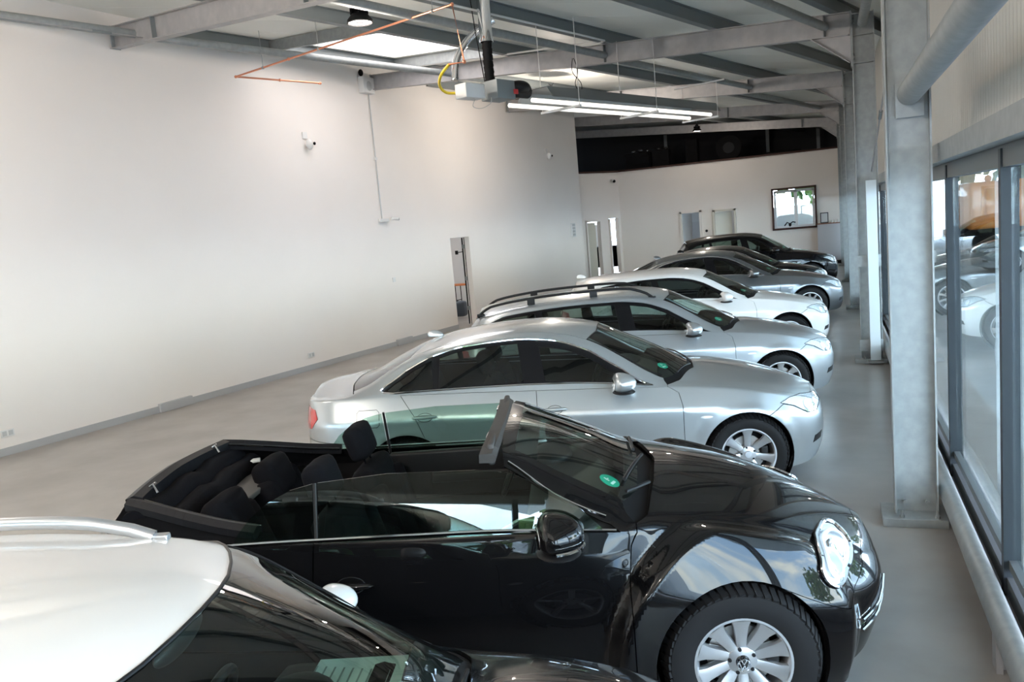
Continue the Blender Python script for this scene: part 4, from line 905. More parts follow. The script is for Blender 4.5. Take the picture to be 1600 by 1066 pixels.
MB().box((-1.18, FY+.07, 2.13), (1.3, .01, 1.25)).build('pane', M_PANE, w3)
# office behind, open to the yard through its own windows
slabo('wall_office', -7.6, -3.0, 35.2, 35.3, 0, 4.05, M_OFF); slabo('wall_office_side', -3.0, -2.9, FY+.16, 39.8, 0, 4.05, M_OFF)
slabo('wall_office_left', -12.6, -12.5, 28, 36, 0, 4.05, M_OFF)
for (x, y) in ((-5, 34.2), (-9.6, 32.6)): light('office_lamp', 'AREA', (x, y, 4.0), 14, (1, .97, .92), shape='SQUARE', size=.6)
# wall items
# ------------------------------------------------------------------ fittings
def wp(y, z, off=0): ang_ = math.atan2(1, .1204); n_ = Vector((math.sin(ang_), -math.cos(ang_))); return Vector((WX(y)+n_.x*off, y+n_.y*off, z))
M_PVC = mat('white_pvc', (.72, .71, .69), .5); M_PVCG = mat('grey_pvc', (.50, .50, .49), .5)
def socket(y, z, lb):
    r_ = empty('double_socket', wp(y, z, 0), 0, lb, 'power socket', 'double sockets on the left wall')
    o = wallbox('socket_plate', y-.085, y+.085, z-.045, z+.045, .012, M_PVC, bev=.003); rel(o, r_)
    for d in (-.04, .04): rel(wallbox('socket_insert', y+d-.026, y+d+.026, z-.03, z+.03, .004, M_PVCG, .012), r_)
socket(7.21, .28, 'white double socket low on the wall at the left edge'); socket(12.88, .28, 'white double socket low on the wall left of the silver saloon')
tag(wallbox('wall_switch', 15.66, 15.76, 1.37, 1.47, .012, M_PVC, bev=.003), 'tiny white switch plate at mid height on the left wall', 'switch')
sw = empty('control_panel', wp(25.5, 2.07), 0, 'tall narrow white switch panel near the far end of the long white wall', 'switch')
rel(wallbox('panel_plate', 25.35, 25.65, 1.86, 2.3, .02, M_PVC, bev=.004), sw)
for k in range(4): rel(wallbox('panel_key', 25.40, 25.60, 1.9+.1*k, 1.97+.1*k, .006, M_PVCG, .02), sw)
def pir(y, z, lb):
    r_ = empty('motion_sensor', wp(y, z), 0, lb, 'motion sensor', 'motion sensors on the left wall')
    rel(wallbox('mount', y-.06, y+.06, z+.05, z+.17, .03, M_PVC, bev=.005), r_); rel(MB().ell(wp(y+.02, z-.06, .09), (.07, .07, .10)).build('sensor_head', M_PVC), r_)
    rel(MB().ell(wp(y+.08, z-.05, .16), (.025, .025, .03)).build('sensor_lens', M_DARK), r_)
pir(13.4, 4.22, 'white motion sensor high on the wall below the skylight'); pir(23.9, 4.38, 'small white motion sensor high near the end of the long wall')
cd_ = empty('cable_conduit', wp(15.5, 4), 0, 'thin white cable conduit running down the wall to the small wall camera', 'conduit')
rel(MB().tube([wp(15.5, 5.42, .015), wp(15.5, 2.72, .015)], .012, 8).build('conduit_pipe', M_PVCG), cd_); rel(wallbox('conduit_clip', 15.46, 15.54, 3.95, 4.0, .035, M_PVC), cd_)
cc = empty('wall_camera', wp(15.6, 2.69), 0, 'small white bullet camera at the lower end of the cable conduit', 'camera')
rel(wallbox('camera_box', 15.38, 15.70, 2.66, 2.73, .05, M_PVC, bev=.006), cc); a0_ = wp(15.72, 2.72, .10); rel(MB().tube([a0_, a0_+Vector((.10, .12, -.02))], .033, 14).build('camera_body', M_PVC), cc); rel(MB().tube([a0_+Vector((.10, .12, -.02)), a0_+Vector((.107, .128, -.02))], .026, 14).build('camera_lens', M_DARK), cc)
jb = empty('junction_box', wp(15.35, 5.42), 0, 'grey white junction box under the roof at the end of the second beam', 'junction box')
rel(wallbox('box_body', 15.2, 15.56, 5.28, 5.60, .14, M_PVC, bev=.012), jb); rel(MB().lathe([(0, .01), (.09, .01), (.1, 0)], Matrix.Translation(wp(15.38, 5.42, .14)) @ Matrix.Rotation(R(90), 4, 'Y'), 20).build('box_lid', M_PVCG), jb); rel(MB().ell(wp(15.25, 5.68, .06), (.05, .05, .07)).build('float_switch', M_DARK), jb)
fc = empty('dome_camera', ap(5.05, -.05, 3.82), 0, 'small dark dome camera high on the angled back wall', 'camera'); rel(MB().ell(ap(5.05, -.06, 3.84), (.07, .07, .05)).build('camera_mount', M_PVC), fc); rel(MB().ell(ap(5.1, -.12, 3.80), (.06, .06, .06)).build('camera_dome', M_DARK), fc)
# counter by the back window
ct = empty('counter_panel', (.0, 32.7, 0), 0, 'pale grey counter panel with a brown top in the far right corner', 'counter')
rel(MB().box((.03, 32.72, .79), (.84, .45, 1.34), bev=.01).build('panel', mat('counter_grey', (.50, .50, .53), .6)), ct); rel(MB().box((.03, 32.70, 1.475), (.88, .5, .03)).build('counter_top', mat('wood_brown', (.22, .08, .04), .5)), ct); rel(MB().box((.03, 32.72, .06), (.8, .4, .12)).build('plinth', M_DARK), ct)
pf = empty('picture_frame', (-.14, 32.6, 1.49), 0, 'small framed certificate standing on the grey counter', 'picture frame')
rel(MB().box((-.14, 32.62, 1.69), (.28, .02, .38)).build('frame', M_ANTH), pf); rel(MB().box((-.14, 32.605, 1.69), (.22, .006, .32)).build('paper', mat('paper', (.6, .6, .6), .8)), pf)
for x_, h_, lb_ in ((.12, .10, 'tiny pale bottle on the grey counter, nearest the certificate'), (.22, .07, 'shortest tiny bottle in the middle of the counter row'), (.33, .12, 'tallest tiny bottle at the right end of the counter')): tag(MB().lathe([(0, 0), (.025, 0), (.028, h_*.7), (.015, h_), (0, h_)], Matrix.Translation((x_, 32.65, 1.49)), 12).build('small_bottle', M_PVC), lb_, 'bottle', 'bottles on the counter')
pw = tag(MB().ell((-1.35, 32.97, 1.53), (.05, .04, .07)).tube([(-1.55, 32.97, 1.50), (-1.45, 32.97, 1.62), (-1.35, 32.97, 1.56), (-1.25, 32.97, 1.63), (-1.15, 32.97, 1.60)], .022, 8).build('toy_figurine', M_DARK), 'small dark figurine with spread arms on the back window sill', 'figurine')

# side room behind the doorway in the left wall
M_RF = mat('side_room_floor', (.16, .11, .08), .7)
def wq(y, off): p = wp(y, 0, -off); return (p.x, p.y)
slabo('floor_side_room', -13.2, -8.5, 16.5, 23.5, -.01, .003, M_RF) if False else None
rx = WX(18.5)
slabo('wall_side_room', -12.6, -12.5, 14.5, 24, 0, 4, M_OFF); slabo('wall_side_room_back', -12.6, -8.45, 23.2, 23.3, 0, 4, M_OFF); slabo('wall_side_room_front', -12.6, -8.95, 14.5, 14.6, 0, 4, M_OFF); slabo('ceiling_side_room', -12.6, -9.15, 14.5, 23.3, 4.0, 4.1, M_OFF)
light('side_room_lamp', 'AREA', (-10.6, 19.5, 3.9), 35, (1, .93, .88), shape='SQUARE', size=.8)
dl = struct(wallbox('door_5', 19.00, 19.05, 0, 2.19, .22, M_WHITE, -.22)); wallbox('door_seal', 18.985, 19.0, 0, 2.17, .03, M_DARK, -.22, dl); wallbox('door_seal', 18.99, 19.0, 0, 2.17, .012, M_DARK, -.15, dl)
for z_ in (.35, 1.1, 1.9): wallbox('door_hinge', 18.975, 19.0, z_, z_+.1, .04, M_GALV, -.2, dl)
tag(MB().box((-9.93, 21.6, 1.75), (.09, .03, .11), 0, .01).tube([(-9.93, 21.6, 1.75), (-9.93, 23.2, 1.75)], .012, 6).build('wall_intercom', M_DARK), 'small dark box seen through the left doorway', 'wall fitting')
tb = empty('folding_bench', (-9.9, 21.4, 0), 0, 'folding beer bench with orange top and dark legs inside the left doorway', 'bench')
rel(MB().box((-10.1, 21.5, .84), (1.5, .45, .04)).build('bench_top', mat('orange_wood', (.55, .18, .06), .5)), tb)
for x_ in (-9.5, -9.95):
    rel(MB().tube([(x_, 21.32, 0.0), (x_, 21.32, .82), (x_, 21.68, .82), (x_, 21.68, 0)], .014, 6).tube([(x_, 21.32, .4), (x_, 21.68, .4)], .012, 6).build('bench_leg', M_DARK), tb)
cb = empty('shop_vacuum', (-9.2, 19.6, 0), 0, 'dark blue grey vacuum cleaner on the floor inside the left doorway', 'vacuum cleaner')
rel(MB().box((-9.42, 20.35, .26), (.36, .30, .42), 0, .09).build('vacuum_body', mat('blue_grey_plastic', (.05, .07, .09), .5)), cb); rel(MB().tube([(-9.62, 20.3, .12), (-9.68, 20.25, .3), (-9.6, 20.25, .46), (-9.42, 20.3, .5)], .02, 8).build('vacuum_hose', M_BLKPL), cb)

# lamps
M_LEDON = mat('led_lens_lit', (.9, .93, .95), .3, emit=(.95, .98, 1), estr=3); M_LEDOFF = mat('led_lens', (.75, .82, .84), .3, emit=(.8, .93, 1), estr=.5)
def highbay(p, lb, lit, top, pw=130, ss=.10):
    r_ = empty('high_bay_lamp', p, 0, lb, 'ceiling lamp', 'round high bay ceiling lamps'); T = Matrix.Translation(p)
    rel(MB().lathe([(0, .21), (.04, .21), (.06, .17), (.065, .11), (.10, .07), (.15, .015), (.158, -.02), (.145, -.03), (.14, -.01), (0, -.01)], T, 28).build('lamp_housing', M_DARK), r_)
    f_ = MB()
    for k in range(16):
        a = k*math.pi/8; f_.box(0, (.05, .006, .07), mtx=T @ Matrix.Rotation(a, 4, 'Z') @ Matrix.Translation((.085, 0, .11)))
    rel(f_.build('cooling_fins', M_DARK), r_)
    rel(MB().lathe([(.055, -.02), (.135, -.016)], T, 28).build('lamp_lens', M_LEDON if lit else M_LEDOFF), r_)
    c_ = MB(); 
    for s_ in (-1, 1): c_.tube([Vector(p)+Vector((.0, 0, .19)), Vector(p)+Vector((.02*s_, .01, .28)), Vector(p)+Vector((.06*s_, .0, top))], .006, 6)
    rel(c_.build('hanging_chain', M_DARK), r_)
    if lit: light('lamp_light', 'POINT', Vector(p)-Vector((0, 0, .14)), pw, (1, .88, .77), shadow_soft_size=ss)
highbay((-5.16, 9.1, 4.90), 'black round high bay lamp hanging in front of the skylight', True, .5, 36)
highbay((-4.2, 30.2, 5.13), 'small lit high bay lamp far back before the dark loft', True, .4, 40)
highbay((-1.2, -2.4, 4.3), 'lit high bay lamp behind the viewer, by the window wall', True, .6, 160, .04)
highbay((-5.6, -1.0, 4.75), 'lit high bay lamp behind the viewer, mid hall', True, .6, 200, .04)
highbay((-7.6, 4.2, 4.9), 'lit high bay lamp by the left wall, out of the frame', True, .6, 100, .04)
highbay((-5.7, 18.3, 5.12), 'added unseen high bay lamp hidden behind the second roof beam above the heater', True, .3, 90)  # extra lamp added out of sight to brighten the far part of the left wall

# copper gas pipe
cp = empty('copper_gas_pipe', (-8.6, 11, 5.0), 0, 'thin copper gas pipe zigzagging under the roof towards the heater', 'gas pipe')
K0, K1, K2 = Vector((-8.55, 11.02, 5.0)), Vector((-4.05, 9.35, 4.95)), Vector((-4.0, 9.44, 4.30))
K3 = Vector((-7.95, 12.45, 5.0))
rel(MB().tube([K3+Vector((.05, -.12, -.03)), K3, K0, K1, K2, K2+Vector((-.20, .0, 0))], .014, 10).build('pipe', M_COPPER), cp)
for p in (K0, K1, K2, K3, K0.lerp(K1, .3), K0.lerp(K3, .5)): rel(MB().ell(p, (.024, .024, .024), None, 10, 6).build('pipe_fitting', M_COPPER), cp)
for u in (.16, .45, .93):
    p = K0.lerp(K1, u); rel(MB().tube([p, (p.x, p.y, roofz(p.x, p.y, .34))], .004, 6).ell(p, (.022, .03, .022), None, 10, 6).build('pipe_hanger', M_GALV), cp)

# gas radiant heater
H0, H1_ = Vector((-4.07, 10.25, 4.0)), Vector((-2.0, 15.4, 4.0)); hd = (H1_-H0).normalized(); hs = Vector((-hd.y, hd.x, 0))
ht = empty('radiant_tube_heater', H0, 0, 'long suspended gas tube heater with two unlit tubes given a painted-on shine under a grey hood', 'heater')
Hn = H0+hd*.95
rel(MB().prism([(-.33, .0), (-.24, .15), (.24, .15), (.33, .0), (.322, -.005), (.232, .14), (-.232, .14), (-.322, -.005)], Hn, H1_).build('reflector_hood', M_HEAT), ht)
M_TUBE = mat('heater_tube_painted_shine', (.9, .88, .82), .3, .2, emit=(1, .95, .86), estr=.6)  # emission paints in the bright reflections on polished tubes that are not lit
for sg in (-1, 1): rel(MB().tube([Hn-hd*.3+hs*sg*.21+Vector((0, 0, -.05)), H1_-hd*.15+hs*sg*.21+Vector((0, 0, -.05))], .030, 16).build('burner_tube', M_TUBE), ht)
for u in (.12, .55, .97):
    c = Hn.lerp(H1_, u)-Vector((0, 0, .10)); rel(MB().prism([(-.02, -.015), (.02, -.015), (.02, .015), (-.02, .015)], c-hs*.36, c+hs*.36).build('cross_bracket', M_PVC), ht)
    for sg in (-1, 1):
        q = c+hs*sg*.34; tp = Vector((q.x, q.y, roofz(q.x, q.y, .32)));
        if u > .9: tp = Vector((q.x, q.y, q.z+.60))
        rel(MB().tube([q, tp], .0055, 6).build('suspension_chain', M_PVC), ht)
c = Hn.lerp(H1_, .97)+Vector((0, 0, .50)); rel(MB().prism([(-.012, -.012), (.012, -.012), (.012, .012), (-.012, .012)], c-hs*.5, c+hs*.5).build('hanger_bar', M_PVC), ht)
bx = H0+hd*.22; an = math.atan2(hd.y, hd.x)
rel(MB().box(bx+Vector((0, 0, .08)), (.34, .30, .24), an, .006).build('burner_box', M_PURL), ht); rel(MB().box(H0-hd*.30+Vector((0, 0, .04)), (.34, .20, .18), an, .01).build('gas_valve_box', M_PVC), ht)
rel(MB().box(bx+hd*.15-hs*.18+Vector((0, 0, .05)), (.07, .02, .06), an).build('warning_label', mat('label_red', (.5, .03, .03), .5)), ht)
fan = MB(); fan.ell(H0+hd*.62+Vector((0, 0, .14)), (.17, .17, .10), None, 24, 10); fan.tube([H0+hd*.45+Vector((0, 0, .10)), H0+hd*.8+Vector((0, 0, .10))], .09, 16); rel(fan.build('fan_housing', M_BLKPL), ht)
FX, FYY = -4.13, 10.22
fl_ = empty('flue_pipe', (FX, FYY, 5.0), 0, 'shiny steel flue pipe hanging from the roof over the heater', 'flue pipe')
fx = Vector((FX, FYY, 0))+hd*.18
rel(MB().tube([(fx.x, fx.y, 4.70), (fx.x, fx.y, 5.8)], .085, 32).tube([(fx.x, fx.y, 4.70), (fx.x, fx.y, 4.73)], .092, 32).build('steel_duct', M_CHROME), fl_)
pts = [(fx.x+.004*math.sin(i*1.0), fx.y, 4.70-i*.0140) for i in range(52)]
rel(MB().tube(pts, [.062+.004*(i % 2) for i in range(52)], 20).build('flexible_hose', M_DARK), fl_)
rel(MB().tube([(fx.x-.17, fx.y-.02, 5.3), (fx.x-.13, fx.y-.02, 4.8), (fx.x-.06, fx.y-.02, 4.15)], .007, 6).build('power_cable', M_DARK), fl_)
dc = empty('intake_duct', (-4.9, 11.0, 4.6), 0, 'curved silver flexible duct dropping to the heater burner', 'duct')
dpts = [(-4.0, 10.55, 5.0), (-4.15, 10.5, 4.92), (-4.34, 10.4, 4.76), (-4.46, 10.28, 4.52), (-4.48, 10.2, 4.25)]
def smooth(P, n=8):
    P = [Vector(p) for p in P]; o = []
    for i in range(len(P)-1):
        a, b_, c_, d_2 = P[max(i-1, 0)], P[i], P[i+1], P[min(i+2, len(P)-1)]
        for j in range(n):
            t = j/n; o.append(.5*((2*b_)+(c_-a)*t+(2*a-5*b_+4*c_-d_2)*t*t+(3*b_-a-3*c_+d_2)*t**3))
    return o+[P[-1]]
sp = smooth(dpts, 10); rel(MB().tube(sp, [.045+.003*(i % 2) for i in range(len(sp))], 18).build('duct_hose', M_CHROME), dc)
yh = empty('yellow_gas_hose', (-4.2, 9.5, 4.2), 0, 'short yellow gas hose curving into the heater valve box', 'gas hose')
rel(MB().tube(smooth([K2+Vector((-.20, 0, 0)), (-4.35, 9.5, 4.20), (-4.47, 9.7, 4.12), (-4.45, 9.85, 4.05), (-4.30, 9.95, 4.04)], 8), .018, 10).build('hose', mat('yellow_hose', (.75, .55, .03), .5)), yh)
wl = tag(MB().tube(smooth([(-4.15, 10.05, 3.96), (-4.17, 10.0, 3.86), (-4.06, 10.0, 3.82), (-3.97, 10.1, 3.88), (-3.97, 10.15, 3.96)], 8), .005, 6).build('hanging_cable', M_PVCG), 'thin loose cable loop hanging under the burner box', 'cable')
tag(MB().tube(smooth([ST(7.35, 3, .29), ST(7.35, 9, .29), ST(7.35, 11.2, .29), ST(7.45, 11.6, .3), ST(8.0, 11.65, .31), ST(12.0, 11.65, .31)], 6), .016, 8).build('cable_run', M_PVC), 'white cable conduit running along the purlin and the top of the second beam', 'cable')
tag(MB().tube(smooth([(-3.75, 13.3, 4.9), (-3.78, 13.35, 4.7), (-3.66, 13.4, 4.5), (-3.7, 13.45, 4.31)], 8), .006, 6).tube(smooth([(-3.73, 13.3, 4.9), (-3.69, 13.35, 4.7), (-3.76, 13.4, 4.5), (-3.66, 13.45, 4.31)], 8), .006, 6).build('twisted_cable', M_DARK), 'pair of twisted dark wires dropping from the second beam to the heater hood', 'cable')

# things stored on the dark loft
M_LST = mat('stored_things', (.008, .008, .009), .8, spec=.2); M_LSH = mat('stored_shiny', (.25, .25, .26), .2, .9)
cdm = empty('cable_drum', (-3.6, 34.6, 4.2), 0, 'dim round drum standing on the dark loft', 'cable drum'); Mx = Matrix.Translation((-3.6, 34.6, 4.70)) @ Matrix.Rotation(R(80), 4, 'X')
rel(MB().lathe([(0, .12), (.5, .12), (.5, .08), (.2, .08), (.2, -.08), (.5, -.08), (.5, -.12), (0, -.12)], Mx, 32).build('drum_body', M_LST), cdm); rel(MB().lathe([(0, .14), (.22, .14), (.22, .12)], Mx, 24).build('drum_hub', M_LOFT), cdm)
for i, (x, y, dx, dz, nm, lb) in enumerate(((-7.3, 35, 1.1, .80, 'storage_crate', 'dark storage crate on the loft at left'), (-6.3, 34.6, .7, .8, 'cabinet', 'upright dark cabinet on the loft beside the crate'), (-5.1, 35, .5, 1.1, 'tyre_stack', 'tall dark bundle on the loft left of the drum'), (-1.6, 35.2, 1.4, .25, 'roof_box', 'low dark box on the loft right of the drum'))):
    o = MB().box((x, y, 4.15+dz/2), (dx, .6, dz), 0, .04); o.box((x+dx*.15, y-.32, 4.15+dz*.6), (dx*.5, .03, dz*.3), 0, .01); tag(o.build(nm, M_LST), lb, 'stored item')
for x_, r_, lb_ in ((-7.5, .09, 'shiny round cover on the dark loft, first from the left'), (-7.2, .12, 'larger shiny round cover on the dark loft crate'), (-6.92, .08, 'small shiny round cover at the right end of the loft crate'), (-6.45, .10, 'shiny round cover on the left of the loft cabinet'), (-6.15, .09, 'shiny round cover on the right of the loft cabinet')):
    tag(MB().ell((x_, 34.9, 4.95+r_*.7), (r_, r_, r_*.7), None, 14, 8).build('wheel_cover', M_LSH), lb_, 'wheel cover', 'shiny covers on the loft')
for x in (-6.9, -2.4, -.3): tag(MB().box((x, 39.2, 5.0), (.14, .14, 1.9)).build('loft_post', M_PURL), ['dark post at the back of the loft, left', 'dark post at the back of the loft, right of the drum', 'dark post at the back of the loft beside the columns'][(-6.9, -2.4, -.3).index(x)], 'post')
# ------------------------------------------------------------------ yard outside
M_LEAF = mat('foliage', (.05, .10, .025), .8, noise=(3, 4, (.14, .22, .05), .35, .65)); M_TRUNK = mat('bark', (.06, .045, .03), .9)
def tree(x, y, h, r, lb):
    root = empty('broadleaf_tree', (x, y, -.15), 0, lb, 'tree', 'trees beyond the yard'); rnd = random.Random(int(x*31+y*17))
    rel(MB().tube([(x, y, -.15), (x+.1, y, h*.5), (x, y+.1, h*.8)], [.22, .15, .06], 8).build('trunk', M_TRUNK), root)
    f = MB()
    for i in range(420):
        u = rnd.random()*2*math.pi; v = math.acos(rnd.uniform(-1, 1)); q = r*rnd.uniform(.55, 1.0)
        c = Vector((x+q*math.sin(v)*math.cos(u), y+q*math.sin(v)*math.sin(u), h*.62+q*.9*math.cos(v))); s_ = r*rnd.uniform(.10, .2)
        a = Vector((rnd.uniform(-1, 1), rnd.uniform(-1, 1), rnd.uniform(-1, 1))).normalized(); b = a.orthogonal().normalized(); cc_ = a.cross(b)
        f.add([c+b*s_, c+cc_*s_*.7, c-b*s_, c-cc_*s_*.7], [(0, 1, 2, 3)])
    rel(f.build('foliage', M_LEAF), root)
TL = ['leafy tree outside, straight beyond the back window', 'tall leafy tree outside beyond the truck', 'leafy tree outside, far right behind the grey building', 'big leafy tree outside the far window bays', 'leafy tree outside the middle window bays', 'big leafy tree outside the nearest window bays', 'leafy tree outside the back window at its left', 'leafy tree outside the back window, farthest left', 'big tree outside behind the viewer at left', 'tree outside straight behind the viewer', 'big tree outside behind the viewer at right', 'big tree outside behind the viewer, farthest left']
for i, (x, y, h, r) in enumerate(((8, 44, 8, 3.4), (13, 38, 9, 3.8), (19, 31, 8, 3.4), (24, 22, 9, 4), (25, 12, 8, 3.6), (27, 1, 9, 4), (-.5, 50, 8, 3), (-7, 49, 8, 3.2), (-9, -24, 9, 4), (-1, -27, 8, 3.6), (8, -24, 9, 4), (-17, -22, 9, 4))):
    tree(x, y, h, r, TL[i])
tag(MB().box((-3, 44.5, 1.0), (9, .3, 2.4)).build('garden_wall', M_OFF), 'white wall outside, seen through the back window', 'wall')
# orange truck on the road
M_OR = paint('orange', (.80, .26, .03), 0, .4)
tk = empty('orange_truck', (6.2, 27, 0), 0, 'orange truck parked outside beyond the right glazing', 'truck')
rel(MB().box((5.3, 27.6, 1.75), (2.2, 1.9, 1.8), R(12), .18).build('cab', M_OR), tk); rel(MB().box((8.3, 28.4, 1.75), (4.4, 2.2, 1.15), R(12), .05).build('load_bed', M_OR), tk)
rel(MB().box((4.95, 26.62, 2.05), (1.0, .06, .65), R(12), .02).build('cab_window', M_BLKGL), tk); rel(MB().box((7, 28, .75), (6.6, 1.2, .3), R(12), .03).build('chassis', M_DARK), tk)
rel(MB().box((6.6, 27.1, 2.0), (.7, .1, .8), R(12), .02).build('side_board', M_DLEAF), tk)
for x, y in ((5.0, 26.9), (7.8, 27.5), (9.4, 27.9)): rel(MB().lathe([(0, .14), (.3, .14), (.46, .12), (.46, -.12), (0, -.12)], Matrix.Translation((x, y, .31)) @ Matrix.Rotation(R(90), 4, 'X') @ Matrix.Rotation(R(-12), 4, 'Y'), 24).build('truck_wheel', M_RUB), tk)
rel(MB().ell((5.2, 27.5, 2.75), (.14, .14, .14)).build('beacon', M_AMB), tk)
tk.location = (6.2+.6, 27+9.5, -.15)
tag(MB().box((24, 52, 1.6), (12, 4, 4.2)).build('distant_building', mat('far_wall', (.28, .26, .26), .9)), 'low grey building beyond the yard', 'building')
# ------------------------------------------------------------------ black convertible
BK = paint('black', (.0035, .0035, .004), 0, .25)
def convertible(loc, th):
    keys = dict(
        ZT=[(.86, .62), (.80, .68), (.65, .775), (.4, .875), (.1, .955), (-.12, 1.0), (-.27, 1.025), (-.33, 1.045), (-.56, 1.155), (-.82, 1.26), (-.98, 1.305), (-1.1, 1.32), (-2.5, 1.05), (-2.9, .99), (-3.2, .90), (-3.38, .80), (-3.44, .74)],
        ZC=[(.86, .58), (.6, .72), (.3, .835), (0, .905), (-.25, .95), (-.42, .98), (-.56, 1.045), (-.77, 1.15), (-.96, 1.25), (-1.1, 1.28), (-2.5, 1.0), (-2.9, .94), (-3.2, .84), (-3.44, .68)],
        WC=[(.86, .50), (.4, .54), (0, .585), (-.25, .65), (-.42, .70), (-.67, .665), (-.96, .59), (-1.1, .58), (-2.5, .70), (-3.1, .62), (-3.44, .5)],
        ZS=[(.86, .52), (.5, .68), (.2, .79), (-.1, .875), (-.3, .90), (-.45, .925), (-1.5, .955), (-2.2, .97), (-2.6, .95), (-3.1, .84), (-3.44, .62)],
        WS=[(.86, .60), (.3, .64), (0, .665), (-.3, .73), (-.45, .775), (-1.5, .80), (-2.2, .80), (-2.7, .75), (-3.44, .58)],
        WM=[(.86, .74), (.3, .755), (-.3, .79), (-.6, .83), (-1.5, .86), (-2.2, .84), (-2.7, .80), (-3.44, .70)],
        ZM=[(.86, .45), (0, .60), (-1.5, .66), (-3.44, .5)],
        WB=[(.86, .72), (0, .76), (-1.5, .80), (-3.44, .70)],
        ZB=[(.86, .20), (.5, .17), (-.5, .19), (-3.0, .2), (-3.44, .28)])
    S = Surf(keys, .83, -3.44, (.80, 2.3), (.7, 2.3), [(.1, .12), (.3, .02), (.45, 0), (.62, .04), (.9, .25)], [(.1, .06), (.5, 0), (.9, .1)], 1.5, .012, [(0, .335, .50, .125, .10, .035), (-2.54, .335, .46, .11, .2)], .08)
    root = empty('convertible_car', loc, R(th), 'black open-top convertible beside the white-roofed car, green badge on its windscreen', 'car'); C = Car(S, root, BK)
    Ra, rw, wb = .375, .335, 2.54; af = -21; cx = Ra*math.cos(R(af)); xw = -wb; vh = 2.55
    C.panel('front_fender', [('v', -.46, 0), *arc(0, rw, Ra, 180-af, 60), ('s', .50, .50), ('s', .66, .58), ('v', .70, vh), ('v', -.41, vh), ('v', -.41, 2.0), ('v', -.44, 1.8), ('v', -.46, 1.2)], 'both', gx=.013, gv=.03)
    bu = C.panel('front_bumper', [*arc(0, rw, Ra, 60, af), ('v', cx, 0), ('v', .83, 0), ('v', .83, 4), ('v', .80, 4), ('v', .77, 3.3), ('v', .70, vh), ('s', .66, .58), ('s', .50, .50)], gx=.03, gv=.08)
    C.panel('bonnet', [('v', -.41, vh), ('v', -.36, 2.95), ('v', -.29, 3.5), ('v', -.25, 4), ('v', .80, 4), ('v', .77, 3.3), ('v', .70, vh)], rim=.02, gap=.003, gx=.04)
    dr = C.panel('door', [('v', -.46, .14), ('v', -.46, 1.2), ('v', -.44, 1.8), ('v', -.41, 2.02), ('v', -1.84, 2.02), ('v', -1.86, 1.0), ('v', -1.80, .14)], 'both', gx=.018, gv=.04)
    C.panel('rocker_panel', [('v', -cx, 0), ('v', -cx, .14), ('v', xw+cx, .14), ('v', xw+cx, 0)], 'both', gap=.001)
    C.panel('rear_quarter', [('v', -1.80, .14), ('v', -1.86, 1.0), ('v', -1.84, 2.02), ('v', -2.62, 2.02), ('v', -2.75, 2.4), ('v', -3.05, 2.7), ('v', -3.40, 2.4), ('s', -3.40, .56), *arc(xw, rw, Ra, 128, af), ('v', xw+cx, .14)], 'both', gx=.04, gv=.09)
    C.panel('rear_bumper', [*arc(xw, rw, Ra, 128, 180-af), ('v', xw-cx, 0), ('v', -3.44, 0), ('v', -3.44, 1.4), ('s', -3.40, .56)])
    C.panel('boot_lid', [('v', -2.98, 4), ('v', -2.96, 3.2), ('v', -3.05, 2.7), ('v', -3.40, 2.4), ('s', -3.40, .56), ('v', -3.44, 1.4), ('v', -3.44, 4)])
    for sg in (1, -1):
        for x in (0, xw):
            make_wheel(root, (x, sg*.775, rw), sg, r=.332, rr_=.207, w_=.215, spokes=10, style='wide', hub=M_BLKGL)
            Mx = Matrix.Translation((x, sg*.80, rw)) @ Matrix.Rotation(R(90*sg), 4, 'X'); MB().lathe([(Ra-.004, -.04), (Ra-.012, .36), (0, .36)], Mx, 40).build('wheel_arch_liner', M_DARK, root)
    for wl_ in [w_ for w_ in kids(root) if w_.name.startswith('wheel') and 'liner' not in w_.name]:
        e = MB(); z_ = -(.215/2*.80+.012); sc = .024
        e.tube([(sc*1.12*math.cos(a*math.pi/14), z_, sc*1.12*math.sin(a*math.pi/14)) for a in range(28)], .0018, 6, closed=True)
        for P in ([(-.42, .85), (0, .08), (.42, .85)], [(-.85, .42), (-.36, -.82), (0, -.05), (.36, -.82), (.85, .42)]):
            for a, b_ in zip(P[:-1], P[1:]): e.tube([(a[0]*sc, z_, a[1]*sc), (b_[0]*sc, z_, b_[1]*sc)], .0022, 6)
        o = e.build('hub_emblem', M_CHROME, wl_)
    # windscreen, pillars, header
    C.panel('windscreen_frame', [('v', -0.41, 2.0), ('v', -0.41, vh), ('v', -0.46, 3.12), ('v', -0.93, 3.14), ('v', -0.92, 4), ('v', -1.01, 4), ('v', -0.99, 3.1), ('v', -0.98, 2.85), ('v', -0.66, 2.6), ('v', -0.52, 2.3), ('v', -0.48, 2.0)], m=BK, gx=.03)
    ws = C.panel('windscreen', [('v', -0.45, 3.12), ('v', -0.38, 3.3), ('v', -0.36, 3.6), ('v', -0.34, 4), ('v', -0.92, 4), ('v', -0.93, 3.5), ('v', -0.93, 3.14)], m=M_GLASSC, off=-.003, rim=0, gap=-.002)
    C.panel('windscreen_shade_band', [('v', -0.83, 3.12), ('v', -0.825, 4), ('v', -0.92, 4), ('v', -0.93, 3.14)], m=M_BLKGL, off=-.008, rim=0, gap=0, parent=ws)
    C.panel('cowl', [('v', -0.41, vh), ('v', -0.36, 2.95), ('v', -0.3, 3.5), ('v', -0.26, 4), ('v', -0.39, 4), ('v', -0.41, 3.6), ('v', -0.46, 3.2), ('v', -0.46, 2.9)], m=M_DARK, off=-.030, gap=0)
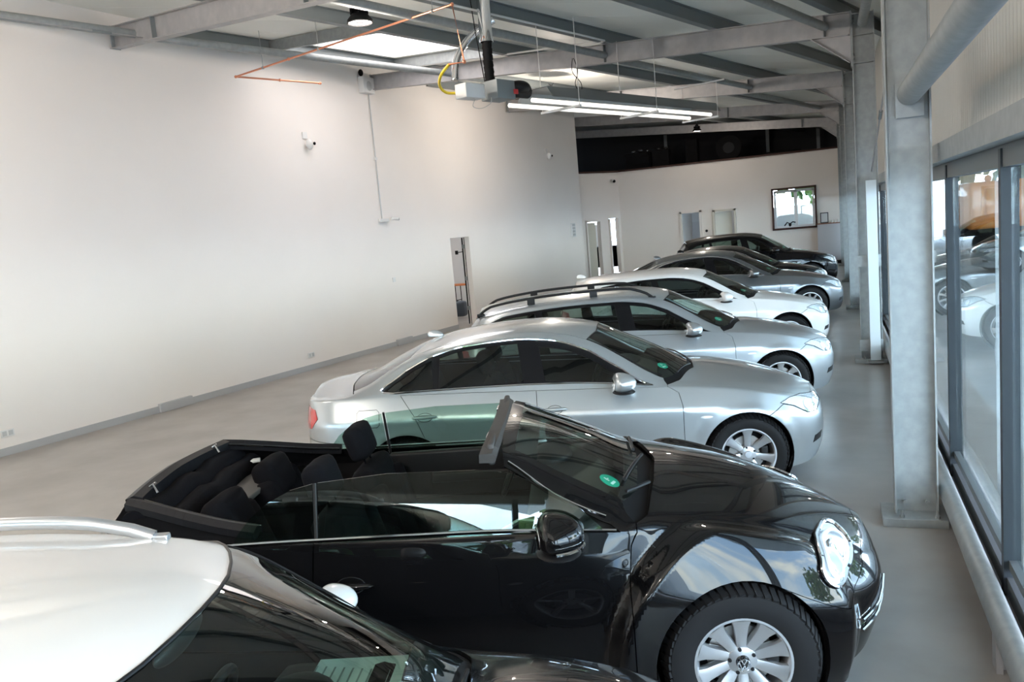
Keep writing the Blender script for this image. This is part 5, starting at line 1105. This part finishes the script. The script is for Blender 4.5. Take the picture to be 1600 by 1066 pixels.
    for va, vb, sg in ((3.95, 3.35, -1), (3.4, 3.2, -1)):
        wpth = S.path([('v', -.32, va), ('v', -.44, vb)], .014)*np.array([1, sg, 1]); MB().tube(wpth, .009, 6).build('wiper', M_BLKPL, root)
    wpth = S.path([('v', -.36, 3.98), ('v', -.36, 3.5)], .014); MB().tube(wpth, .009, 6).build('wiper', M_BLKPL, root)
    text_sticker(C, ws, -.50, .48, .05)
    hb = MB(); n_ = 17; hp = [S.P(S.x2q(-1.12+.03*(abs(i-8)/8)**2*-1), np.array(3.0+ (1-abs(i-8)/8)*1.0)) for i in range(n_)]
    hp = [Vector((p[0]+.09, p[1]*(1 if i >= 8 else -1) if False else (i-8)/8*.60, p[2]-.030-.0)) for i, p in enumerate(hp)]
    for a, b_ in zip(hp[:-1], hp[1:]): hb.prism([(-.035, -.022), (.04, -.022), (.05, .01), (.03, .026), (-.03, .022)], a, b_)
    hdr = hb.build('windscreen_header', mat('grey_trim', (.05, .047, .045), .7), root)
    for y in (-.38, .38): MB().box((-1.04, y, 1.25), (.03, .36, .10), bev=.012).build('sun_visor', mat('grey_trim', (.05, .047, .045), .7), hdr)
    for y in (-.32, .30): MB().box((-1.07, y, 1.275), (.02, .10, .03), bev=.006).build('roof_latch', M_CHROME, hdr)
    MB().ell((-.90, 0, 1.20), (.025, .13, .04)).tube([(-.90, 0, 1.2), (-.86, 0, 1.26)], .012, 8).build('rear_view_mirror', M_BLKPL, root)
    # chrome belt line
    C.line('belt_trim', [('v', -.50, 2.06), ('v', -1.84, 2.06), ('v', -2.6, 2.06)], .009, M_CHROME, .004)
    C.line('pillar_trim', [('v', -.54, 2.55), ('v', -.76, 2.72), ('v', -.96, 2.92)], .006, M_CHROME, .006)
    # side glass
    def sglass(nm, pts, sg):
        yv = lambda z: (.785-.30*(z-.95)); P = [(x, sg*yv(z), z) for x, z in pts]; n = len(P)
        Q = [(x, sg*(yv(z)-.005), z) for x, z in pts]
        b = MB().add(P+Q, [tuple(range(n)), tuple(range(2*n-1, n-1, -1))]+[(i, (i+1) % n, n+(i+1) % n, n+i) for i in range(n)]); return b.build(nm, M_GLASSC, root)
    for sg in (1, -1):
        sglass('door_window', [(-.56, .95), (-.66, 1.05), (-.79, 1.13), (-.95, 1.205), (-1.1, 1.225), (-1.5, 1.235), (-1.82, 1.215), (-1.82, .95)], sg)
        sglass('quarter_window', [(-1.845, .95), (-1.845, 1.212), (-1.95, 1.19), (-2.06, 1.14), (-2.14, 1.08), (-2.20, 1.01), (-2.23, .95)], sg)
        MB().tube([(-1.833, sg*.79, .93), (-1.833, sg*.708, 1.215)], .008, 6).build('window_seal', M_BLKPL, root)
    for sg, dd in zip((1, -1), dr): blob_mirror(dd, -.78, .935, .985, sg, BK, 1.05, M_CHROME)
    handle(C, dr, -1.68, .78, BK, 1.05)
    # headlights
    hl = C.panel('headlight', [('s', .50+.115*math.cos(a*math.pi/16), .685+.082*math.sin(a*math.pi/16)) for a in range(32)], 'both', m=M_LENS, off=.004, rim=.02, dome=.028, gx=.025)
    el = [('s', .50+.118*math.cos(a*math.pi/16), .685+.085*math.sin(a*math.pi/16)) for a in range(32)]
    C.line('headlight_ring', el, .011, M_CHROME, .012, parent=hl, closed=True)
    C.line('daylight_ring', [('s', .50+.085*math.cos(a*math.pi/16), .685+.060*math.sin(a*math.pi/16)) for a in range(32)], .011, M_LENSW, .018, parent=hl, closed=True)
    for sg, hh in zip((1, -1), hl):
        P, N = C.at('s', .50, .685, sg, .028); T = Matrix.Translation(P) @ N.to_track_quat('Z', 'Y').to_matrix().to_4x4()
        MB().lathe([(0, .004), (.03, .002), (.034, -.004), (.05, .004), (.058, -.01)], T, 28).build('lamp_bowl', M_CHROME, hh)
    C.panel('fog_lamp_recess', [('s', .62, .30), ('s', .72, .30), ('s', .78, .36), ('s', .76, .46), ('s', .66, .40)], 'both', m=M_BLKPL, off=.002, rim=.01)
    for dz in (0, .05): C.line('bumper_trim', [('s', .60, .31+dz), ('s', .72, .33+dz), ('s', .785, .40+dz)], .007, M_CHROME, .008)
    C.panel('lower_grille', [('s', .81, .30), ('s', .825, .30), ('s', .825, .40), ('s', .81, .40)], m=M_BLKPL, off=.003, rim=.01)
    C.panel('tail_light', [('s', -3.30, .70), ('s', -3.20, .76), ('s', -3.14, .68), ('s', -3.2, .60), ('s', -3.32, .58)], 'both', m=M_RED, off=.003, dome=.01)
    # shell inside and floor
    C.panel('inner_shell', [('v', .74, .05), ('v', .74, 2.0), ('v', .74, 4), ('v', -.30, 4), ('v', -.40, 3.0), ('v', -.45, 1.98), ('v', -2.62, 1.98), ('v', -3.0, 2.8), ('v', -3.2, 2.0), ('v', -3.30, .05), *arc(xw, rw, Ra+.01, 180-af, af), *arc(0, rw, Ra+.01, 180-af, af)], m=M_BLKPL, off=-.04, gap=0, rim=0, gx=.1, gv=.2)
    f = MB(); f.box((-1.27, 0, .26), (1.75, 1.5, .10), bev=.03); f.box((-1.27, 0, .27), (3.6, 1.05, .08), bev=.03); f.box((-.42, 0, .55), (.25, 1.3, .5), bev=.05); f.box((.25, 0, .4), (.6, .9, .3), bev=.05); f.box((-2.85, 0, .5), (.7, 1.1, .4), bev=.05); f.build('underbody', M_DARK, root)
    # dashboard etc.
    d = MB(); d.box((-.68, 0, .86), (.46, 1.34, .20), bev=.07); d.ell((-.80, .37, .97), (.12, .17, .06)); d.box((-1.35, 0, .45), (1.0, .2, .26), bev=.05); d.build('dashboard', M_BLKPL, root, 60)
    steering(root, -1.02, .37, .93)
    for sg in (1, -1):
        seat(root, -1.42, sg*.37, .24, M_FAB)
        MB().box((-1.25, sg*.735, .80), (1.15, .05, .30), bev=.02).box((-1.3, sg*.715, .78), (.55, .05, .07), bev=.02).build('door_trim', M_BLKPL, root)
        MB().tube([(-1.05, sg*.70, .86), (-1.0, sg*.67, .93), (-.92, sg*.67, .97), (-.84, sg*.70, .97)], .012, 8).build('door_grip', M_ALLOY, root)
        c_ = MB(); c_.box((-2.16, sg*.33, .50), (.48, .5, .2), bev=.07); T = Matrix.Translation((-2.36, sg*.33, .74)) @ Matrix.Rotation(R(-20), 4, 'Y'); c_.box(0, (.16, .5, .50), bev=.07, mtx=T); rs = c_.build('rear_seat', M_FAB, root, 60)
        MB().box(0, (.14, .32, .24), bev=.065, mtx=T @ Matrix.Translation((.02, 0, .23))).build('headrest', M_FAB, rs, 60)
    MB().box((-2.56, 0, .955), (.28, 1.24, .03), bev=.01).build('parcel_shelf', mat('grey_trim_light', (.10, .095, .09), .8), root)
    # folded soft top
    M_CAN = mat('black_canvas', (.005, .005, .006), .95, spec=.1, bump=(220, .3, .001)); M_RAIL = mat('roof_rail_rubber', (.008, .008, .010), .5, spec=.25)
    top = MB(); xr_ = lambda y: -2.79-.05*(1-(y/.53)**2)
    ys = [-.53+1.06*i/16 for i in range(17)]
    for a, b_ in zip(ys[:-1], ys[1:]): top.prism([(-.035, -.05), (.035, -.05), (.04, .015), (0, .03), (-.04, .015)], (xr_(a), a, 1.12+.02*(1-abs(a))), (xr_(b_), b_, 1.12+.02*(1-abs(b_))))
    for sg in (1, -1):
        P = smooth([(-2.80, sg*.545, 1.13), (-2.68, sg*.58, 1.11), (-2.48, sg*.635, 1.07), (-2.3, sg*.675, 1.035), (-2.12, sg*.71, 1.01)], 4)
        for a, b_ in zip(P[:-1], P[1:]): top.prism([(-.035, -.03), (.035, -.03), (.04, .005), (.012, .028), (-.03, .015)], a, b_)
    ft = top.build('folded_roof_frame', M_RAIL, root)
    for sg in (1, -1):
        st = MB(); P = [p+Vector((0, -sg*.045, -.005)) for p in smooth([(-2.79, sg*.545, 1.14), (-2.68, sg*.58, 1.12), (-2.48, sg*.635, 1.08), (-2.3, sg*.675, 1.045), (-2.12, sg*.71, 1.02)], 4)]; st.tube(P, .008, 6); st.build('frame_seal', M_BLKGL, ft)
    can = MB()
    # canvas bulging over the rear of the stack and skirts down the sides
    NU, NV = 24, 8; vs = []
    for i in range(NU+1):
        u = -1+2*i/NU
        for j in range(NV+1):
            v = j/NV; y = u*(.54+.12*v); x = xr_(u*.53)-.01-.13*math.sin(v*math.pi/2)*(1-.5*abs(u)**3); z = 1.13-.22*v**1.5+.02*math.sin(7*u+3*v); vs.append((x, y, z))
    can.add(vs, [(i*(NV+1)+j, (i+1)*(NV+1)+j, (i+1)*(NV+1)+j+1, i*(NV+1)+j+1) for i in range(NU) for j in range(NV)], True)
    for sg in (1, -1):
        vs = []
        for i in range(13):
            u = i/12; x = -2.83+.78*u; yb = sg*(.56+.15*u); zt_ = 1.11-.12*u
            for j in range(5): v = j/4; vs.append((x-.10*v*(1-u), yb+sg*(.10*math.sin(v*1.6))*(1-.35*u), zt_-(.17-.07*u)*v))
        can.add(vs, [(i*5+j, (i+1)*5+j, (i+1)*5+j+1, i*5+j+1) for i in range(12) for j in range(4)], True)
    can.build('folded_canvas', M_CAN, ft)
    for i, (x, z, r_) in enumerate(((-2.76, 1.03, .075), (-2.66, .98, .07))):
        P = [(x, -.60+1.2*k/14, z+.012*math.sin(k*1.3+i)) for k in range(15)]; MB().tube(P, [r_*(1+.08*math.sin(k*2.1+i)) for k in range(15)], 16).build('roof_lining_roll', M_FAB, ft)
    for y in (-.38, .36): MB().tube([(-2.82, y, 1.13), (-2.78, y+.02, 1.16), (-2.75, y, 1.12)], .008, 8).tube([(-2.84, y+.06, 1.12), (-2.79, y+.07, 1.155)], .007, 6).build('roof_hook', M_CHROME, ft)
    MB().box((-2.62, .50, 1.02), (.10, .06, .015), R(20), .004).build('guide_plate', M_STW, ft)
    return root, C
con, Ccon = convertible((-.655, 4.235, 0), 17)
# ------------------------------------------------------------------ cars in the row
SILVER = paint('silver', (.52, .56, .58), .7, .28); SILV2 = paint('silver_estate', (.50, .54, .57), .7, .30)
PWH = paint('white', (.70, .70, .69), 0, .3); PGR = paint('grey', (.20, .215, .23), .75, .28); PDK = paint('dark_grey', (.008, .008, .009), .2, .25); PBK2 = paint('black_suv', (.004, .004, .005), 0, .25)
closed_car('sedan_car', E90, SILVER, 'silver four-door saloon behind the black convertible, with red tail light', 'car', (-.9, 7.45, 0), 16.5)
closed_car('estate_car', E90T, SILV2, 'silver estate car with black roof rails behind the silver saloon', 'car', (-.80, 10.40, 0), 17)
closed_car('hatchback_car', F20, paint('bright_white', (.82, .82, .81), 0, .3), 'white three-door hatchback between the silver estate and the grey saloon', 'car', (-.86, 13.85, 0), 17)
closed_car('sedan_car', F10, PGR, 'dark grey metallic saloon behind the white hatchback', 'car', (-.64, 17.7, 0), 17)
dk_, _ = closed_car('sedan_car', E90, PDK, 'low black saloon almost hidden between the grey saloon and the black SUV', 'car', (-.85, 20.7, 0), 17)
closed_car('suv_car', Q3, PBK2, 'black compact SUV at the far end of the row', 'car', (-.72, 23.9, 0), 17)
MINI.update(roofm=PWH, mirror_mat=PWH)
closed_car('crossover_car', MINI, paint('black_crossover', (.006, .007, .008), 0, .25), 'car with white roof, silver roof rails and white mirror caps in the bottom left corner', 'car', (-.55, 1.68, 0), 17)
ps = empty('price_sheet', (0, 0, 0), 0, 'white printed price sheet lying behind the windscreen of the white-roofed car', 'price sheet')
t_ = R(17); cx_, cy_ = -.55, 1.68
def mw(s, y, z): return (cx_+s*math.cos(t_)-y*math.sin(t_), cy_+s*math.sin(t_)+y*math.cos(t_), z)
PSM = mat('sheet_paper', (.62, .78, .74), .6)
rel(MB().add([mw(-.84, .34, .985), mw(-.56, .38, .955), mw(-.56, .68, .955), mw(-.84, .62, .985)], [(0, 1, 2, 3)]).build('sheet', PSM), ps)
ln = MB()
for i in range(9):
    s0 = -.84+.028*i; z_ = .987-.107*(s0+.86)*1.0+.0015; ln.add([mw(s0, .38, z_), mw(s0+.006, .38, z_), mw(s0+.006, .58, z_), mw(s0, .58, z_)], [(0, 1, 2, 3)])
rel(ln.build('printed_lines', mat('print_grey', (.25, .33, .32), .7)), ps)
oc = copy_tree([o for o in D.objects if o.name == 'estate_car'][0]); oc.location = (4.6, 27.2, -.15); oc.rotation_euler = (0, 0, R(188)); oc['label'] = 'pale silver estate car parked outside in the yard, seen through the right glazing'
